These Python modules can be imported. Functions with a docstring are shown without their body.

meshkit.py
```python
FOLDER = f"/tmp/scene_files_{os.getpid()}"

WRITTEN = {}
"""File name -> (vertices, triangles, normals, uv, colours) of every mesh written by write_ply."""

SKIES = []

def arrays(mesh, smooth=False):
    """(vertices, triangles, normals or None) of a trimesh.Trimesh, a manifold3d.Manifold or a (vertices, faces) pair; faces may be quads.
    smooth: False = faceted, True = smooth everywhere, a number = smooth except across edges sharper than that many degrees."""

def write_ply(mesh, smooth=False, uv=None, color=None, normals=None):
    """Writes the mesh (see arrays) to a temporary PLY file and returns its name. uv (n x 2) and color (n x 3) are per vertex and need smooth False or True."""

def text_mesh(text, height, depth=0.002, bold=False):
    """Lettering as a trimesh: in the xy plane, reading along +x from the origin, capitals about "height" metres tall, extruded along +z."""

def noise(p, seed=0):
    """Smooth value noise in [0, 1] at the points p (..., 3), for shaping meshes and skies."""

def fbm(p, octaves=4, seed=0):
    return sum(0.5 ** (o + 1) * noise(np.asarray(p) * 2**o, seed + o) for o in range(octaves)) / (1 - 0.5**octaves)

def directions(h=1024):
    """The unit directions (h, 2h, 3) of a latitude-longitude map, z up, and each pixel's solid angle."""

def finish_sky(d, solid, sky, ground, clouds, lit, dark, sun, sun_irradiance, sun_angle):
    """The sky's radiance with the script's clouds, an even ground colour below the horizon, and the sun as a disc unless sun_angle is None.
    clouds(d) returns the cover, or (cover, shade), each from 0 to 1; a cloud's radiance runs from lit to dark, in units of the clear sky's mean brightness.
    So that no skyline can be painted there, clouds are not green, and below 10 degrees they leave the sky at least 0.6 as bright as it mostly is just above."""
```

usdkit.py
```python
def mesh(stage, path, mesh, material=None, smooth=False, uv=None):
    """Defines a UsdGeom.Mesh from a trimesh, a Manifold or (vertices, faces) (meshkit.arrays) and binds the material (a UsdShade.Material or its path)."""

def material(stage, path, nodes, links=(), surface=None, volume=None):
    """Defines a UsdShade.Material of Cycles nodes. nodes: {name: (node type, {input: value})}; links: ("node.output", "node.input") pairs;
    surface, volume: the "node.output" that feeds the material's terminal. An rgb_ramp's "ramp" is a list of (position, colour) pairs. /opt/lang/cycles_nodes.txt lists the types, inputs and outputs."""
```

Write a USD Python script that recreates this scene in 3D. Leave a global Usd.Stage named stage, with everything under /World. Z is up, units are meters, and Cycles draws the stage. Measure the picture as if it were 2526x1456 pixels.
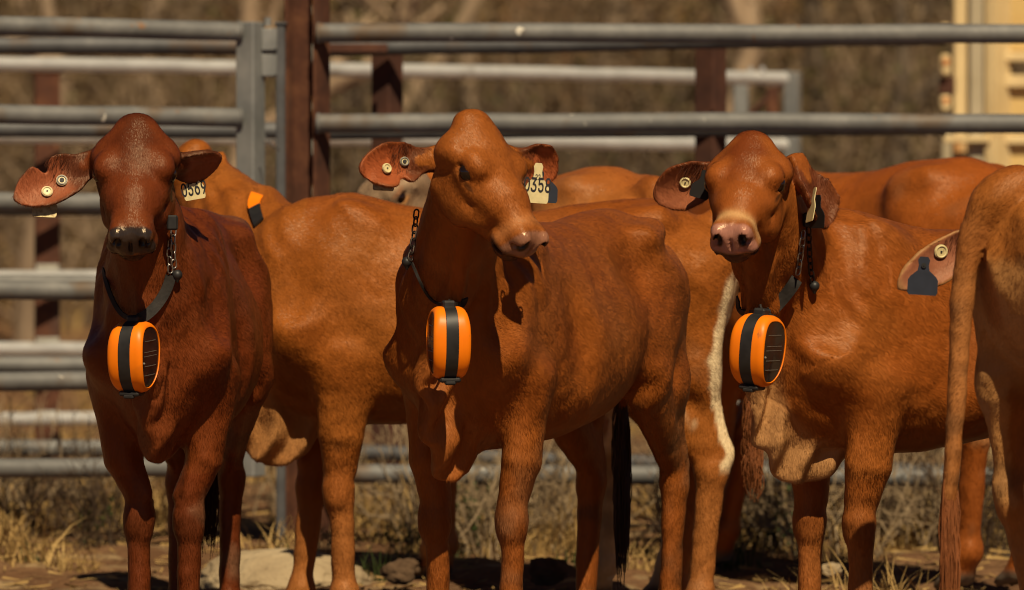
import math, random
import numpy as np, trimesh, usdkit, meshkit
from pxr import Usd, UsdGeom, UsdLux, UsdShade, Gf, Sdf, Vt
from scipy.interpolate import PchipInterpolator, CubicSpline

stage = Usd.Stage.CreateInMemory()
UsdGeom.SetStageUpAxis(stage, 'Z')
UsdGeom.Xform.Define(stage, '/World')
random.seed(7)
RNG = np.random.default_rng(7)

# ---------------------------------------------------------------- camera, sky, sun, exposure
CAM_H, PITCH, FPX = 1.01, math.atan(178 / 14040), 14040.0
cam = UsdGeom.Camera.Define(stage, '/World/camera')
cam.CreateHorizontalApertureAttr(36.0)
cam.CreateFocalLengthAttr(36.0 * FPX / 2525)
cam.CreateFStopAttr(4.1)
cam.CreateFocusDistanceAttr(13.75)
cam.CreateExposureAttr(0.10)
cam.AddTranslateOp().Set((0, 0, CAM_H))
cam.AddRotateXOp().Set(90 - math.degrees(PITCH))
SUN_EL, SUN_AZ = math.radians(49), math.radians(14)      # height; turned to the right of straight behind the camera
sun_dir = np.array([math.sin(SUN_AZ) * math.cos(SUN_EL), -math.cos(SUN_AZ) * math.cos(SUN_EL), math.sin(SUN_EL)])
usdkit.material(stage, '/World/Looks/sky', {
    's': ('sky_texture', {'sky_type': 'single_scattering', 'sun_disc': False, 'sun_elevation': SUN_EL,
                          'sun_rotation': math.atan2(sun_dir[0], sun_dir[1]), 'air_density': 0.2, 'aerosol_density': 0.2}),
    'b': ('background_shader', {'strength': 0.05})}, [('s.color', 'b.color')], surface='b.background')
dome = UsdLux.DomeLight.Define(stage, '/World/sky')
UsdShade.MaterialBindingAPI.Apply(dome.GetPrim()).Bind(UsdShade.Material.Get(stage, '/World/Looks/sky'))
dome.GetPrim().SetCustomDataByKey('kind', 'structure')
sun = UsdLux.DistantLight.Define(stage, '/World/sun')
sun.CreateNormalizeAttr(True); sun.CreateIntensityAttr(1.25); sun.CreateAngleAttr(0.5); sun.CreateColorAttr((1.0, 0.83, 0.56))
sun.AddRotateZOp().Set(math.degrees(SUN_AZ)); sun.AddRotateXOp().Set(90 - math.degrees(SUN_EL))

def at(px, py, d):
    """World point at depth d (metres along y) seen at a place of the 2525 x 1456 picture: used to lay out real distances."""
    X, Y = (px - 1262.5) / FPX, -(py - 728) / FPX
    v = np.array([X, math.cos(PITCH) + Y * math.sin(PITCH), -math.sin(PITCH) + Y * math.cos(PITCH)])
    return np.array([0, 0, CAM_H]) + v * (d / v[1])

# ---------------------------------------------------------------- names, materials, meshes
taken = {}
def numbered(path):
    n = taken.get(path, -1) + 1; taken[path] = n
    return path if n == 0 else f'{path}_{n:03d}'

def tag(p, label=None, cat=None, group=None, kind=None):
    p = p.GetPrim()
    for k, v in (('label', label), ('category', cat), ('group', group), ('kind', kind)):
        if v: p.SetCustomDataByKey(k, v)
    return p

def thing(name, label, cat, loc=(0, 0, 0), rotz=0.0, group=None, kind=None):
    x = UsdGeom.Xform.Define(stage, numbered('/World/' + name))
    x.AddTranslateOp().Set(Gf.Vec3d(*map(float, loc)))
    if rotz: x.AddRotateZOp().Set(math.degrees(rotz))
    tag(x, label, cat, group, kind)
    return x.GetPrim()

def obj(name, mesh, m, parent=None, smooth=False, label=None, pelt=None, wet=None):
    root = str(parent.GetPath()) if parent is not None else '/World'
    g = usdkit.mesh(stage, numbered(f'{root}/{name}'), mesh, m, smooth=smooth)
    if pelt is not None:
        UsdGeom.PrimvarsAPI(g).CreatePrimvar('pelt', Sdf.ValueTypeNames.Color3fArray, 'vertex').Set(Vt.Vec3fArray.FromNumpy(np.asarray(pelt, np.float32)))
    if wet is not None: UsdGeom.PrimvarsAPI(g).CreatePrimvar('wet', Sdf.ValueTypeNames.FloatArray, 'vertex').Set(Vt.FloatArray.FromNumpy(np.asarray(wet, np.float32)))
    if label: tag(g, label)
    return g.GetPrim()

def dup(root, loc, rotz, label=None, group=None, scale=None):
    was = root.GetCustomData()
    base = str(root.GetPath()).split('/')[-1]
    if base[-4:-3] == '_' and base[-3:].isdigit(): base = base[:-4]
    x = UsdGeom.Xform.Define(stage, numbered('/World/' + base))
    x.GetPrim().GetReferences().AddInternalReference(root.GetPath())
    x.ClearXformOpOrder()
    x.AddTranslateOp(opSuffix='own').Set(Gf.Vec3d(*map(float, loc))); x.AddRotateZOp(opSuffix='own').Set(math.degrees(rotz))
    if scale: x.AddScaleOp(opSuffix='own').Set(Gf.Vec3f(*scale))
    x.GetPrim().SetInstanceable(True)
    tag(x, label or was.get('label'), was.get('category'), group or was.get('group'))
    return x.GetPrim()

def mat(name, stops, scale=6.0, detail=4, rough=0.6, metallic=0.0, spec=0.4, bump=0.0, bscale=60.0, bdist=0.01, stretch=(1, 1, 1), coat=0.0, extra=None, sheen=0.0, distortion=0.0):
    """Noise-varied principled material. stops: ramp over the noise. extra: list of (scale, lo, hi, colour, stretch) stains laid over."""
    n = {'tc': ('texture_coordinate', {}), 'mp': ('mapping', {'scale': stretch}),
         'n': ('noise_texture', {'scale': scale, 'detail': detail, 'roughness': 0.6, 'distortion': distortion}),
         'r': ('rgb_ramp', {'ramp': stops}),
         'p': ('principled_bsdf', {'roughness': rough, 'metallic': metallic, 'specular_ior_level': spec, 'coat_weight': coat, 'sheen_weight': sheen})}
    l = [('tc.object', 'mp.vector'), ('mp.vector', 'n.vector'), ('n.fac', 'r.fac')]
    last = 'r.color'
    for i, (s, lo, hi, c, st) in enumerate(extra or []):
        n[f'm{i}'] = ('mapping', {'scale': st, 'location': (3.1 * i + 1, 1.7 * i, 0.3)})
        n[f'e{i}'] = ('noise_texture', {'scale': s, 'detail': 3, 'roughness': 0.55})
        n[f'q{i}'] = ('map_range', {'from_min': lo, 'from_max': hi, 'clamp': True})
        n[f'x{i}'] = ('mix_color', {'b': c})
        l += [('tc.object', f'm{i}.vector'), (f'm{i}.vector', f'e{i}.vector'), (f'e{i}.fac', f'q{i}.value'), (f'q{i}.result', f'x{i}.fac'), (last, f'x{i}.a')]
        last = f'x{i}.result'
    l.append((last, 'p.base_color'))
    if bump:
        n['bn'] = ('noise_texture', {'scale': bscale, 'detail': 4, 'roughness': 0.6})
        n['b'] = ('bump', {'strength': bump, 'distance': bdist})
        l += [('mp.vector', 'bn.vector'), ('bn.fac', 'b.height'), ('b.normal', 'p.normal')]
    return usdkit.material(stage, '/World/Looks/' + name, n, l, surface='p.BSDF')

def flat(name, c, rough=0.5, spec=0.4, metallic=0.0, var=0.12, scale=40.0, coat=0.0, bump=0.0):
    lo, hi = [x * (1 - var) for x in c], [min(1, x * (1 + var)) for x in c]
    return mat(name, [(0.3, lo), (0.7, hi)], scale, 3, rough, metallic, spec, bump, 90, 0.004, coat=coat)

def cyl(p0, p1, r, n=16, r1=None):
    """A capped tube from p0 to p1."""
    p0, p1 = np.asarray(p0, float), np.asarray(p1, float)
    r1 = r if r1 is None else r1
    e = p1 - p0; e = e / np.linalg.norm(e)
    a = np.cross(e, [0, 0, 1.0] if abs(e[2]) < 0.9 else [1.0, 0, 0]); a /= np.linalg.norm(a); b = np.cross(e, a)
    t = np.linspace(0, 2 * np.pi, n, endpoint=False)
    ring = np.outer(np.cos(t), a) + np.outer(np.sin(t), b)
    v = np.vstack([p0 + ring * r, p1 + ring * r1, p0, p1]); f = []
    for i in range(n):
        j = (i + 1) % n
        f += [(i, n + i, n + j), (i, n + j, j), (2 * n, i, j), (2 * n + 1, n + j, n + i)]
    return trimesh.Trimesh(v, f, process=False)

def tube(pts, radii, n=8, caps=True):
    """A smooth tube through points with its own radius at each."""
    P = np.asarray(pts, float); R = np.broadcast_to(np.asarray(radii, float), (len(P),))
    T = np.gradient(P, axis=0); T /= np.linalg.norm(T, axis=1, keepdims=True) + 1e-12
    a = np.cross(T[0], [0.13, 0.21, 1.0]); a /= np.linalg.norm(a); rings = []
    t = np.linspace(0, 2 * np.pi, n, endpoint=False)
    for p, d, r in zip(P, T, R):
        a = a - d * (a @ d); a /= np.linalg.norm(a) + 1e-12; b = np.cross(d, a)
        rings.append(p + r * (np.outer(np.cos(t), a) + np.outer(np.sin(t), b)))
    v = np.vstack(rings + ([P[:1], P[-1:]] if caps else [])); f = []; m = len(P)
    for k in range(m - 1):
        for i in range(n):
            j = (i + 1) % n
            f += [(k * n + i, k * n + j, (k + 1) * n + j), (k * n + i, (k + 1) * n + j, (k + 1) * n + i)]
    if caps:
        for i in range(n):
            j = (i + 1) % n
            f += [(m * n, j, i), (m * n + 1, (m - 1) * n + i, (m - 1) * n + j)]
    return trimesh.Trimesh(v, f, process=False)

def box(c, s, R=None, ch=0.0):
    """A box, optionally chamfered and turned by the 3x3 matrix R."""
    if ch > 0:
        h = np.asarray(s, float) / 2
        pts = [sx * sy * 0 + np.array([sx * (h[0] - (k != 0) * ch), sy * (h[1] - (k != 1) * ch), sz * (h[2] - (k != 2) * ch)]) for sx in (-1, 1) for sy in (-1, 1) for sz in (-1, 1) for k in range(3)]
        m = trimesh.convex.convex_hull(np.array(pts))
    else:
        m = trimesh.creation.box(s)
    if R is not None:
        T = np.eye(4); T[:3, :3] = R; m.apply_transform(T)
    m.apply_translation(c)
    return m

def rz(a):
    c, s = math.cos(a), math.sin(a)
    return np.array([[c, -s, 0], [s, c, 0], [0, 0, 1.0]])

def unit(v):
    v = np.asarray(v, float); return v / np.linalg.norm(v)

cat = trimesh.util.concatenate
def moved(m, loc=(0, 0, 0), R=None):
    m = m.copy(); T = np.eye(4)
    if R is not None: T[:3, :3] = R
    T[:3, 3] = loc; m.apply_transform(T); return m
# ---------------------------------------------------------------- cattle: one continuous skin per animal from a distance field
class Field:
    def __init__(self, ax):
        self.ax = [np.asarray(a, np.float32) for a in ax]
        self.D = np.full([len(a) for a in ax], 0.5, np.float32)
    def window(self, lo, hi):
        s = []
        for a, l, h in zip(self.ax, lo, hi):
            i, j = int(np.searchsorted(a, l)), int(np.searchsorted(a, h))
            if j - i < 1: return None, None
            s.append(slice(i, j))
        g = [self.ax[0][s[0]][:, None, None], self.ax[1][s[1]][None, :, None], self.ax[2][s[2]][None, None, :]]
        return tuple(s), g
    def put(self, fn, lo, hi, k, sub=False):
        pad = k * 1.05 + 0.012
        s, g = self.window(np.asarray(lo) - pad, np.asarray(hi) + pad)
        if s is None: return
        d = fn(*g).astype(np.float32)
        a = self.D[s]
        if sub: a, d = -a, d
        h = np.clip(0.5 + 0.5 * (a - d) / k, 0, 1)
        r = a + (d - a) * h - k * h * (1 - h)
        self.D[s] = -r if sub else r

def ell_limb(p0, p1, r0, r1, side=(0, 1, 0)):
    """Distance to a limb with an elliptical section: r = (a along side, b across). p0 == p1 gives an ellipsoid-like end."""
    p0, p1 = np.asarray(p0, float), np.asarray(p1, float)
    e = p1 - p0; L = np.linalg.norm(e); e = e / L
    s = np.asarray(side, float); s = s - e * (s @ e); s /= np.linalg.norm(s); n = np.cross(e, s)
    (a0, b0), (a1, b1) = np.broadcast_to(r0, 2), np.broadcast_to(r1, 2)
    def fn(x, y, z):
        X, Y, Z = x - p0[0], y - p0[1], z - p0[2]
        w = X * e[0] + Y * e[1] + Z * e[2]
        t = np.clip(w / L, 0, 1); a = a0 + (a1 - a0) * t; b = b0 + (b1 - b0) * t; c = np.minimum(a, b)
        u = X * s[0] + Y * s[1] + Z * s[2]; v = X * n[0] + Y * n[1] + Z * n[2]; w = w - t * L
        k0 = np.sqrt((u / a) ** 2 + (v / b) ** 2 + (w / c) ** 2) + 1e-6
        k1 = np.sqrt((u / a ** 2) ** 2 + (v / b ** 2) ** 2 + (w / c ** 2) ** 2) + 1e-6
        return k0 * (k0 - 1) / k1
    m = max(a0, b0, a1, b1)
    return fn, np.minimum(p0, p1) - m, np.maximum(p0, p1) + m

def ellipsoid(c, r, R=np.eye(3)):
    """R: columns are the ellipsoid's own axes."""
    c = np.asarray(c, float); r = np.asarray(r, float); R = np.asarray(R, float)
    def fn(x, y, z):
        X, Y, Z = x - c[0], y - c[1], z - c[2]
        q = [(X * R[0, i] + Y * R[1, i] + Z * R[2, i]) for i in range(3)]
        k0 = np.sqrt(sum((q[i] / r[i]) ** 2 for i in range(3))) + 1e-6
        k1 = np.sqrt(sum((q[i] / r[i] ** 2) ** 2 for i in range(3))) + 1e-6
        return k0 * (k0 - 1) / k1
    e = np.abs(R) @ r
    return fn, c - e, c + e

def trunk(sc, st):
    xs = st[0] * sc; F = [PchipInterpolator(xs, st[i] * (sc if i < 4 else 1)) for i in range(1, 5)]
    lo, hi = xs[0], xs[-1]
    def fn(x, y, z):
        xc = np.clip(x, lo, hi); top, bot, w, pe = (f(xc).astype(np.float32) for f in F)
        h = (top - bot) / 2; v = (z - (top + bot) / 2) / h
        we = w * (1 - pe * np.clip(v, -1.3, 1.3))
        f = (np.abs(y / we) ** 2.15 + np.abs(v) ** 2.15) ** (1 / 2.15)
        return (f - 1) * np.minimum(w, h) * 0.9 + np.abs(x - xc)
    return fn, np.array([lo, -0.34 * sc, 0.38 * sc]), np.array([hi, 0.34 * sc, 1.2 * sc])

TRUNK = np.array([
    [-.64, -.60, -.52, -.40, -.25, -.08, .10, .25, .38, .50, .58, .63],
    [.90, .955, 1.005, 1.045, 1.035, 1.012, 1.01, 1.03, 1.06, 1.02, .95, .86],
    [.80, .70, .62, .585, .545, .50, .468, .455, .455, .475, .53, .66],
    [.02, .095, .14, .175, .205, .235, .235, .21, .185, .155, .12, .03],
    [0, 0, .0, .05, .18, .25, .22, .12, .04, 0, 0, 0]])

def ear_sheet(base, U, W, L, wd, cup=0.25, droop=0.0, t=0.0090, notch=None, curl=0.0):
    """A leaf-shaped ear: U runs to the tip, W is the side that faces out of the cup."""
    base, U = np.asarray(base, float), unit(U); W = np.asarray(W, float); W = unit(W - U * (W @ U)); V = np.cross(W, U)
    prof = PchipInterpolator([0, .12, .35, .6, .82, .95, 1.0], [.42, .55, .92, 1.0, .74, .36, .05])
    def local(x, y, z):
        X, Y, Z = x - base[0], y - base[1], z - base[2]
        return X * U[0] + Y * U[1] + Z * U[2], X * V[0] + Y * V[1] + Z * V[2], X * W[0] + Y * W[1] + Z * W[2]
    def centre(u, v):
        k = np.clip(u / L, -.1, 1.1)
        vv = v - curl * np.clip(k, 0, 1.1) ** 2 * L
        return vv, cup * (vv ** 2) / wd * (1 - 0.45 * k) - droop * k ** 2 * L
    def fn(x, y, z):
        u, v, w = local(x, y, z); vv, w0 = centre(u, v); k = np.clip(u / L, 0, 1)
        hw = wd * prof(k).astype(np.float32)
        if notch is not None: hw = hw - np.where(vv * notch[2] > 0, notch[1] * np.exp(-((k - notch[0]) / 0.07) ** 2), 0)
        th = t * (1.25 - 0.55 * k)
        edge = np.maximum(np.maximum(np.abs(vv) - hw, u - L), -0.03 - u)
        d = np.abs(w - w0) - th
        q = np.maximum(d, edge * 0.8)
        return q + np.where(edge > -0.006, np.maximum(edge + 0.006, 0) * 0.25, 0)
    tip = base + U * L
    m = wd * 1.4 + L * abs(droop) + L * abs(curl)
    return (fn, np.minimum(base, tip) - m, np.maximum(base, tip) + m), (local, centre, L, wd, prof)

def surface(F):
    """Naive surface nets on the (uneven) grid."""
    D = F.D; neg = D < 0; nx, ny, nz = D.shape
    c = np.zeros((nx - 1, ny - 1, nz - 1), np.uint8)
    for i, j, k in np.ndindex(2, 2, 2): c += neg[i:nx - 1 + i, j:ny - 1 + j, k:nz - 1 + k]
    act = np.argwhere((c > 0) & (c < 8)); I, J, K = act.T
    idx = np.full(c.shape, -1, np.int32); idx[I, J, K] = np.arange(len(act))
    val = {q: D[I + q[0], J + q[1], K + q[2]] for q in np.ndindex(2, 2, 2)}
    acc = np.zeros((len(act), 3)); num = np.zeros(len(act))
    for axis in range(3):
        for a, b in np.ndindex(2, 2):
            q0 = [a, b]; q0.insert(axis, 0); q1 = [a, b]; q1.insert(axis, 1)
            v0, v1 = val[tuple(q0)], val[tuple(q1)]; m = (v0 < 0) != (v1 < 0)
            t = np.where(m, v0 / np.where(m, v0 - v1, 1), 0)
            for ax in range(3): acc[:, ax] += np.where(m, t if ax == axis else q0[ax], 0)
            num += m
    acc /= num[:, None]
    V = np.stack([F.ax[i][n] + acc[:, i] * (F.ax[i][n + 1] - F.ax[i][n]) for i, n in enumerate((I, J, K))], 1)
    faces = []
    for axis in range(3):
        s0 = [slice(1, -1)] * 3; s1 = [slice(1, -1)] * 3; s0[axis] = slice(0, -1); s1[axis] = slice(1, None)
        A, B = neg[tuple(s0)], neg[tuple(s1)]
        e = np.argwhere(A != B); flip = A[tuple(e.T)]
        off = np.ones(3, int); off[axis] = 0; e = e + off
        o1, o2 = [a for a in range(3) if a != axis]
        def cell(d1, d2):
            q = e.copy(); q[:, o1] += d1; q[:, o2] += d2; return idx[tuple(q.T)]
        quad = np.stack([cell(-1, -1), cell(0, -1), cell(0, 0), cell(-1, 0)], 1)
        if axis == 1: flip = ~flip
        quad[~flip] = quad[~flip][:, ::-1]
        faces.append(quad[(quad >= 0).all(1)])
    Q = np.vstack(faces)
    return V, np.vstack([Q[:, [0, 1, 2]], Q[:, [0, 2, 3]]])

def relax(V, E, n):
    """Taubin smoothing: takes off the grid's stair steps without shrinking."""
    from scipy.sparse import coo_matrix
    i = np.r_[E[:, 0], E[:, 1]]; j = np.r_[E[:, 1], E[:, 0]]
    A = coo_matrix((np.ones(len(i)), (i, j)), shape=(len(V), len(V))).tocsr(); d = np.maximum(np.asarray(A.sum(1)).ravel(), 1)[:, None]
    for k in range(n):
        V = V + .5 * (A @ V / d - V); V = V - .52 * (A @ V / d - V)
    return V

def axis_points(lo, hi, flo, fhi, coarse, fine):
    pts = [lo]
    while pts[-1] < hi:
        p = pts[-1]; d = max(flo - p, p - fhi, 0)
        pts.append(p + min(coarse, fine + d * 0.12))
    return np.array(pts)

def sm(a, b, x):
    t = np.clip((x - a) / (b - a), 0, 1); return t * t * (3 - 2 * t)

def mixc(c, col, w):
    return c + (np.asarray(col) - c) * w[:, None]

def yard_fall(y):
    """The yard floor drops a little towards the camera."""
    return -.095 * (1 - sm(14.9, 17.4, np.asarray(y, float)))
SKIN = {}
def pelt_material():
    n = {'a': ('attribute', {'attribute': 'pelt'}), 'tc': ('texture_coordinate', {}),
         'n1': ('noise_texture', {'scale': 7.0, 'detail': 5, 'roughness': 0.6}), 'r1': ('map_range', {'from_min': .3, 'from_max': .7, 'to_min': .90, 'to_max': 1.09}),
         'w': ('attribute', {'attribute': 'wet'}), 'wr': ('map_range', {'to_min': .46, 'to_max': .20}), 'ws': ('map_range', {'to_min': .26, 'to_max': .55}), 'mp': ('mapping', {'scale': (1, 1, .22)}),
         'n2': ('noise_texture', {'scale': 420.0, 'detail': 2, 'roughness': 0.7}), 'r2': ('map_range', {'from_min': .3, 'from_max': .7, 'to_min': .90, 'to_max': 1.09}),
         'mq': ('mapping', {'scale': (1, 1, .14)}), 'n5': ('noise_texture', {'scale': 95.0, 'detail': 3, 'roughness': 0.6}), 'r5': ('map_range', {'from_min': .3, 'from_max': .7, 'to_min': .93, 'to_max': 1.06}), 'm5': ('mix_color', {'blend_type': 'multiply', 'fac': 1.0}),
         'b5': ('bump', {'strength': 0.16, 'distance': 0.006}),
         'n3': ('noise_texture', {'scale': 22.0, 'detail': 4, 'roughness': 0.65}), 'r3': ('map_range', {'from_min': .66, 'from_max': .84, 'to_min': 0, 'to_max': .16, 'clamp': True}),
         'm1': ('mix_color', {'blend_type': 'multiply', 'fac': 1.0}), 'm2': ('mix_color', {'blend_type': 'multiply', 'fac': 1.0}), 'm3': ('mix_color', {'b': (.42, .25, .13)}),
         'b': ('bump', {'strength': 0.22, 'distance': 0.004}), 'b2': ('bump', {'strength': 0.25, 'distance': 0.02}),
         'n4': ('noise_texture', {'scale': 16.0, 'detail': 3, 'roughness': 0.5}),
         'p': ('principled_bsdf', {'roughness': .46, 'specular_ior_level': .26, 'specular_tint': (1, .78, .55)})}
    l = [('w.fac', 'wr.value'), ('w.fac', 'ws.value'), ('wr.result', 'p.roughness'), ('ws.result', 'p.specular_ior_level'), ('tc.object', 'n1.vector'), ('tc.object', 'mp.vector'), ('mp.vector', 'n2.vector'), ('tc.object', 'n3.vector'), ('n1.fac', 'r1.value'), ('n2.fac', 'r2.value'), ('n3.fac', 'r3.value'),
         ('a.color', 'm1.a'), ('r1.result', 'm1.b'), ('m1.result', 'm2.a'), ('r2.result', 'm2.b'), ('r3.result', 'm3.fac'), ('tc.object', 'mq.vector'), ('mq.vector', 'n5.vector'), ('n5.fac', 'r5.value'), ('m2.result', 'm5.a'), ('r5.result', 'm5.b'), ('m5.result', 'm3.a'), ('m3.result', 'p.base_color'),
         ('tc.object', 'n4.vector'), ('n4.fac', 'b2.height'), ('n2.fac', 'b.height'), ('b2.normal', 'b.normal'), ('b.normal', 'b5.normal'), ('n5.fac', 'b5.height'), ('b5.normal', 'p.normal')]
    return usdkit.material(stage, '/World/Looks/cattle_pelt', n, l, surface='p.BSDF')

def cow(label, group, origin, theta, sc, poll, axis, roll, hs, ears, pal, legs=None, dewlap=1.0, belly=1.0, fine=.0042, coarse=.0095, neck_low=0.0, tail=None, hump=0.0, seed=0, neck_r=1.0, foot=.10, eye_open=1.0, rump=1.0, switch=True, hips=1.0, muzzle_wet=True, head_only_fine=True, brisket=None, girth=1.0, eye_r=1.0, tail_r=1.0, hx=.80, bush=.7, hairs=0):
    HX = hx
    th = math.radians(theta); f = np.array([-math.sin(th), -math.cos(th), 0]); phi = math.atan2(f[1], f[0])
    R = rz(-phi); O = np.array([origin[0], origin[1], 0.0]); low = -yard_fall(origin[1]); lz = low / sc; up_ = np.array([0, 0, low])
    loc = lambda p: R @ (np.asarray(p, float) - O)
    root = thing('cow', label, 'cow', O - up_, phi, group)
    P = []                                              # (fn, lo, hi), k, subtract
    add = lambda prim, k, sub=False: P.append((prim, k, sub))
    L = lambda *v: np.array(v) * sc
    st = TRUNK.copy(); st[3] *= np.where(np.abs(st[0]) < .35, belly, 1.0); st[3] *= np.where(st[0] < -.35, rump, 1)
    st[3] *= girth; st[1] += hump * np.exp(-((st[0] - .34) / .1) ** 2)
    add(trunk(sc, st), .02)
    for s in (-1, 1):
        # shoulder blade, shoulder point, upper arm
        add(ell_limb(L(.33, s * .105 * girth, .97), L(.50, s * .125 * girth, .70), (.052 * sc, .095 * sc), (.066 * sc, .08 * sc)), .032)
        add(ell_limb(L(.50, s * .13 * girth, .70), L(.39, s * .142 * girth, .61), (.060 * sc, .085 * sc), (.042 * sc, .062 * sc)), .06)
        # hook bone, thigh, buttock
        add(ell_limb(L(-.33, s * .135 * hips, .965), L(-.42, s * .12 * hips, .985), (.030 * sc, .030 * sc), (.026 * sc, .028 * sc)), .075)
        add(ellipsoid(L(-.585, s * .07, .92), L(.035, .03, .03)), .06)
        add(ell_limb(L(-.42, s * .115, .86), L(-.31, s * .15, .63), (.085 * sc * rump, .15 * sc), (.055 * sc, .090 * sc)), .035)
        add(ell_limb(L(-.53, s * .088, .86), L(-.50, s * .115, .58), (.07 * sc * rump, .095 * sc), (.05 * sc, .075 * sc)), .05)
        add(ellipsoid(L(-.21, s * .225 * girth, .905), L(.075, .045, .055)), .08, True)       # hollow before the hip
        add(ellipsoid(L(.185, s * .25 * girth, .80), L(.05, .042, .17)), .06, True)
        add(ellipsoid(L(.53, s * .20 * girth, .86), L(.06, .055, .12)), .06, True)            # behind the shoulder
    # legs: (dx, dy, knee dx) moves the foot
    legs = legs or {}
    for nm, s in (('fl', 1), ('fr', -1)):
        dx, dy, kx = legs.get(nm, (0, 0, 0)); y = s * foot + dy
        el, kn = L(.375, s * .145 + dy * .2, .575), L(.405 + dx * .5 + kx, y * 1.06, .315 - lz * .25)
        fe, pa, ho = L(.405 + dx, y, .105 - lz), L(.43 + dx, y, .055 - lz), L(.455 + dx, y, .018 - lz)
        mid = el * .5 + kn * .5 + L(.008, 0, 0)
        add(ell_limb(el + L(0, 0, .06), mid, (.048 * sc, .075 * sc), (.045 * sc, .061 * sc)), .035)
        add(ell_limb(mid, kn + L(0, 0, .05), (.045 * sc, .061 * sc), (.037 * sc, .045 * sc)), .006)
        add(ellipsoid(kn + L(.006, 0, 0), L(.042, .041, .055)), .012)
        add(ellipsoid(kn + L(.008, 0, -.032), L(.036, .037, .035)), .010)
        add(ell_limb(kn, fe, (.030 * sc, .034 * sc), (.026 * sc, .029 * sc)), .012)
        add(ellipsoid(fe, L(.035, .034, .036)), .025)
        add(ell_limb(fe, pa, (.03 * sc, .03 * sc), (.036 * sc, .034 * sc)), .02)
        for q in (-1, 1): add(ell_limb(pa + L(.0, q * .018, -.012), ho + L(.03, q * .022, .0), (.022 * sc, .026 * sc), (.016 * sc, .016 * sc)), .008)
    for nm, s in (('hl', 1), ('hr', -1)):
        dx, dy, kx = legs.get(nm, (0, 0, 0)); y = s * foot + dy
        stf, hk = L(-.33, s * .142 + dy * .2, .60), L(-.565 + dx * .6 + kx, y * 1.05, .375 - lz * .35)
        fe, pa, ho = L(-.535 + dx, y, .105 - lz), L(-.51 + dx, y, .055 - lz), L(-.485 + dx, y, .018 - lz)
        add(ell_limb(stf, hk + L(.025, 0, .05), (.052 * sc, .084 * sc), (.029 * sc, .043 * sc)), .035)
        add(ellipsoid(L(-.315, s * .165 + dy * .2, .635), L(.035, .03, .04)), .03)
        add(ell_limb(L(-.52, s * .11 + dy * .3, .60), hk + L(-.028, 0, .055), (.045 * sc, .055 * sc), (.016 * sc, .019 * sc)), .05)
        add(ellipsoid(hk, L(.05, .036, .055)), .018)
        add(ellipsoid(hk + L(-.035, 0, .035), L(.024, .021, .034)), .022)
        add(ell_limb(hk, fe, (.031 * sc, .040 * sc), (.026 * sc, .031 * sc)), .014)
        add(ellipsoid(fe, L(.036, .034, .036)), .025)
        add(ell_limb(fe, pa, (.03 * sc, .03 * sc), (.036 * sc, .034 * sc)), .02)
        for q in (-1, 1): add(ell_limb(pa + L(.0, q * .018, -.012), ho + L(.03, q * .022, .0), (.022 * sc, .026 * sc), (.016 * sc, .016 * sc)), .008)
    # head frame (columns X to the muzzle, Y the animal's left, Z off the forehead)
    ax = unit(R @ np.asarray(axis, float)); up = np.array([0, 0, 1.0]); Zh = unit(up - ax * (up @ ax)); Yh = np.cross(Zh, ax)
    if roll:
        cr, sr = math.cos(math.radians(roll)), math.sin(math.radians(roll)); Yh, Zh = Yh * cr + Zh * sr, Zh * cr - Yh * sr
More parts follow.
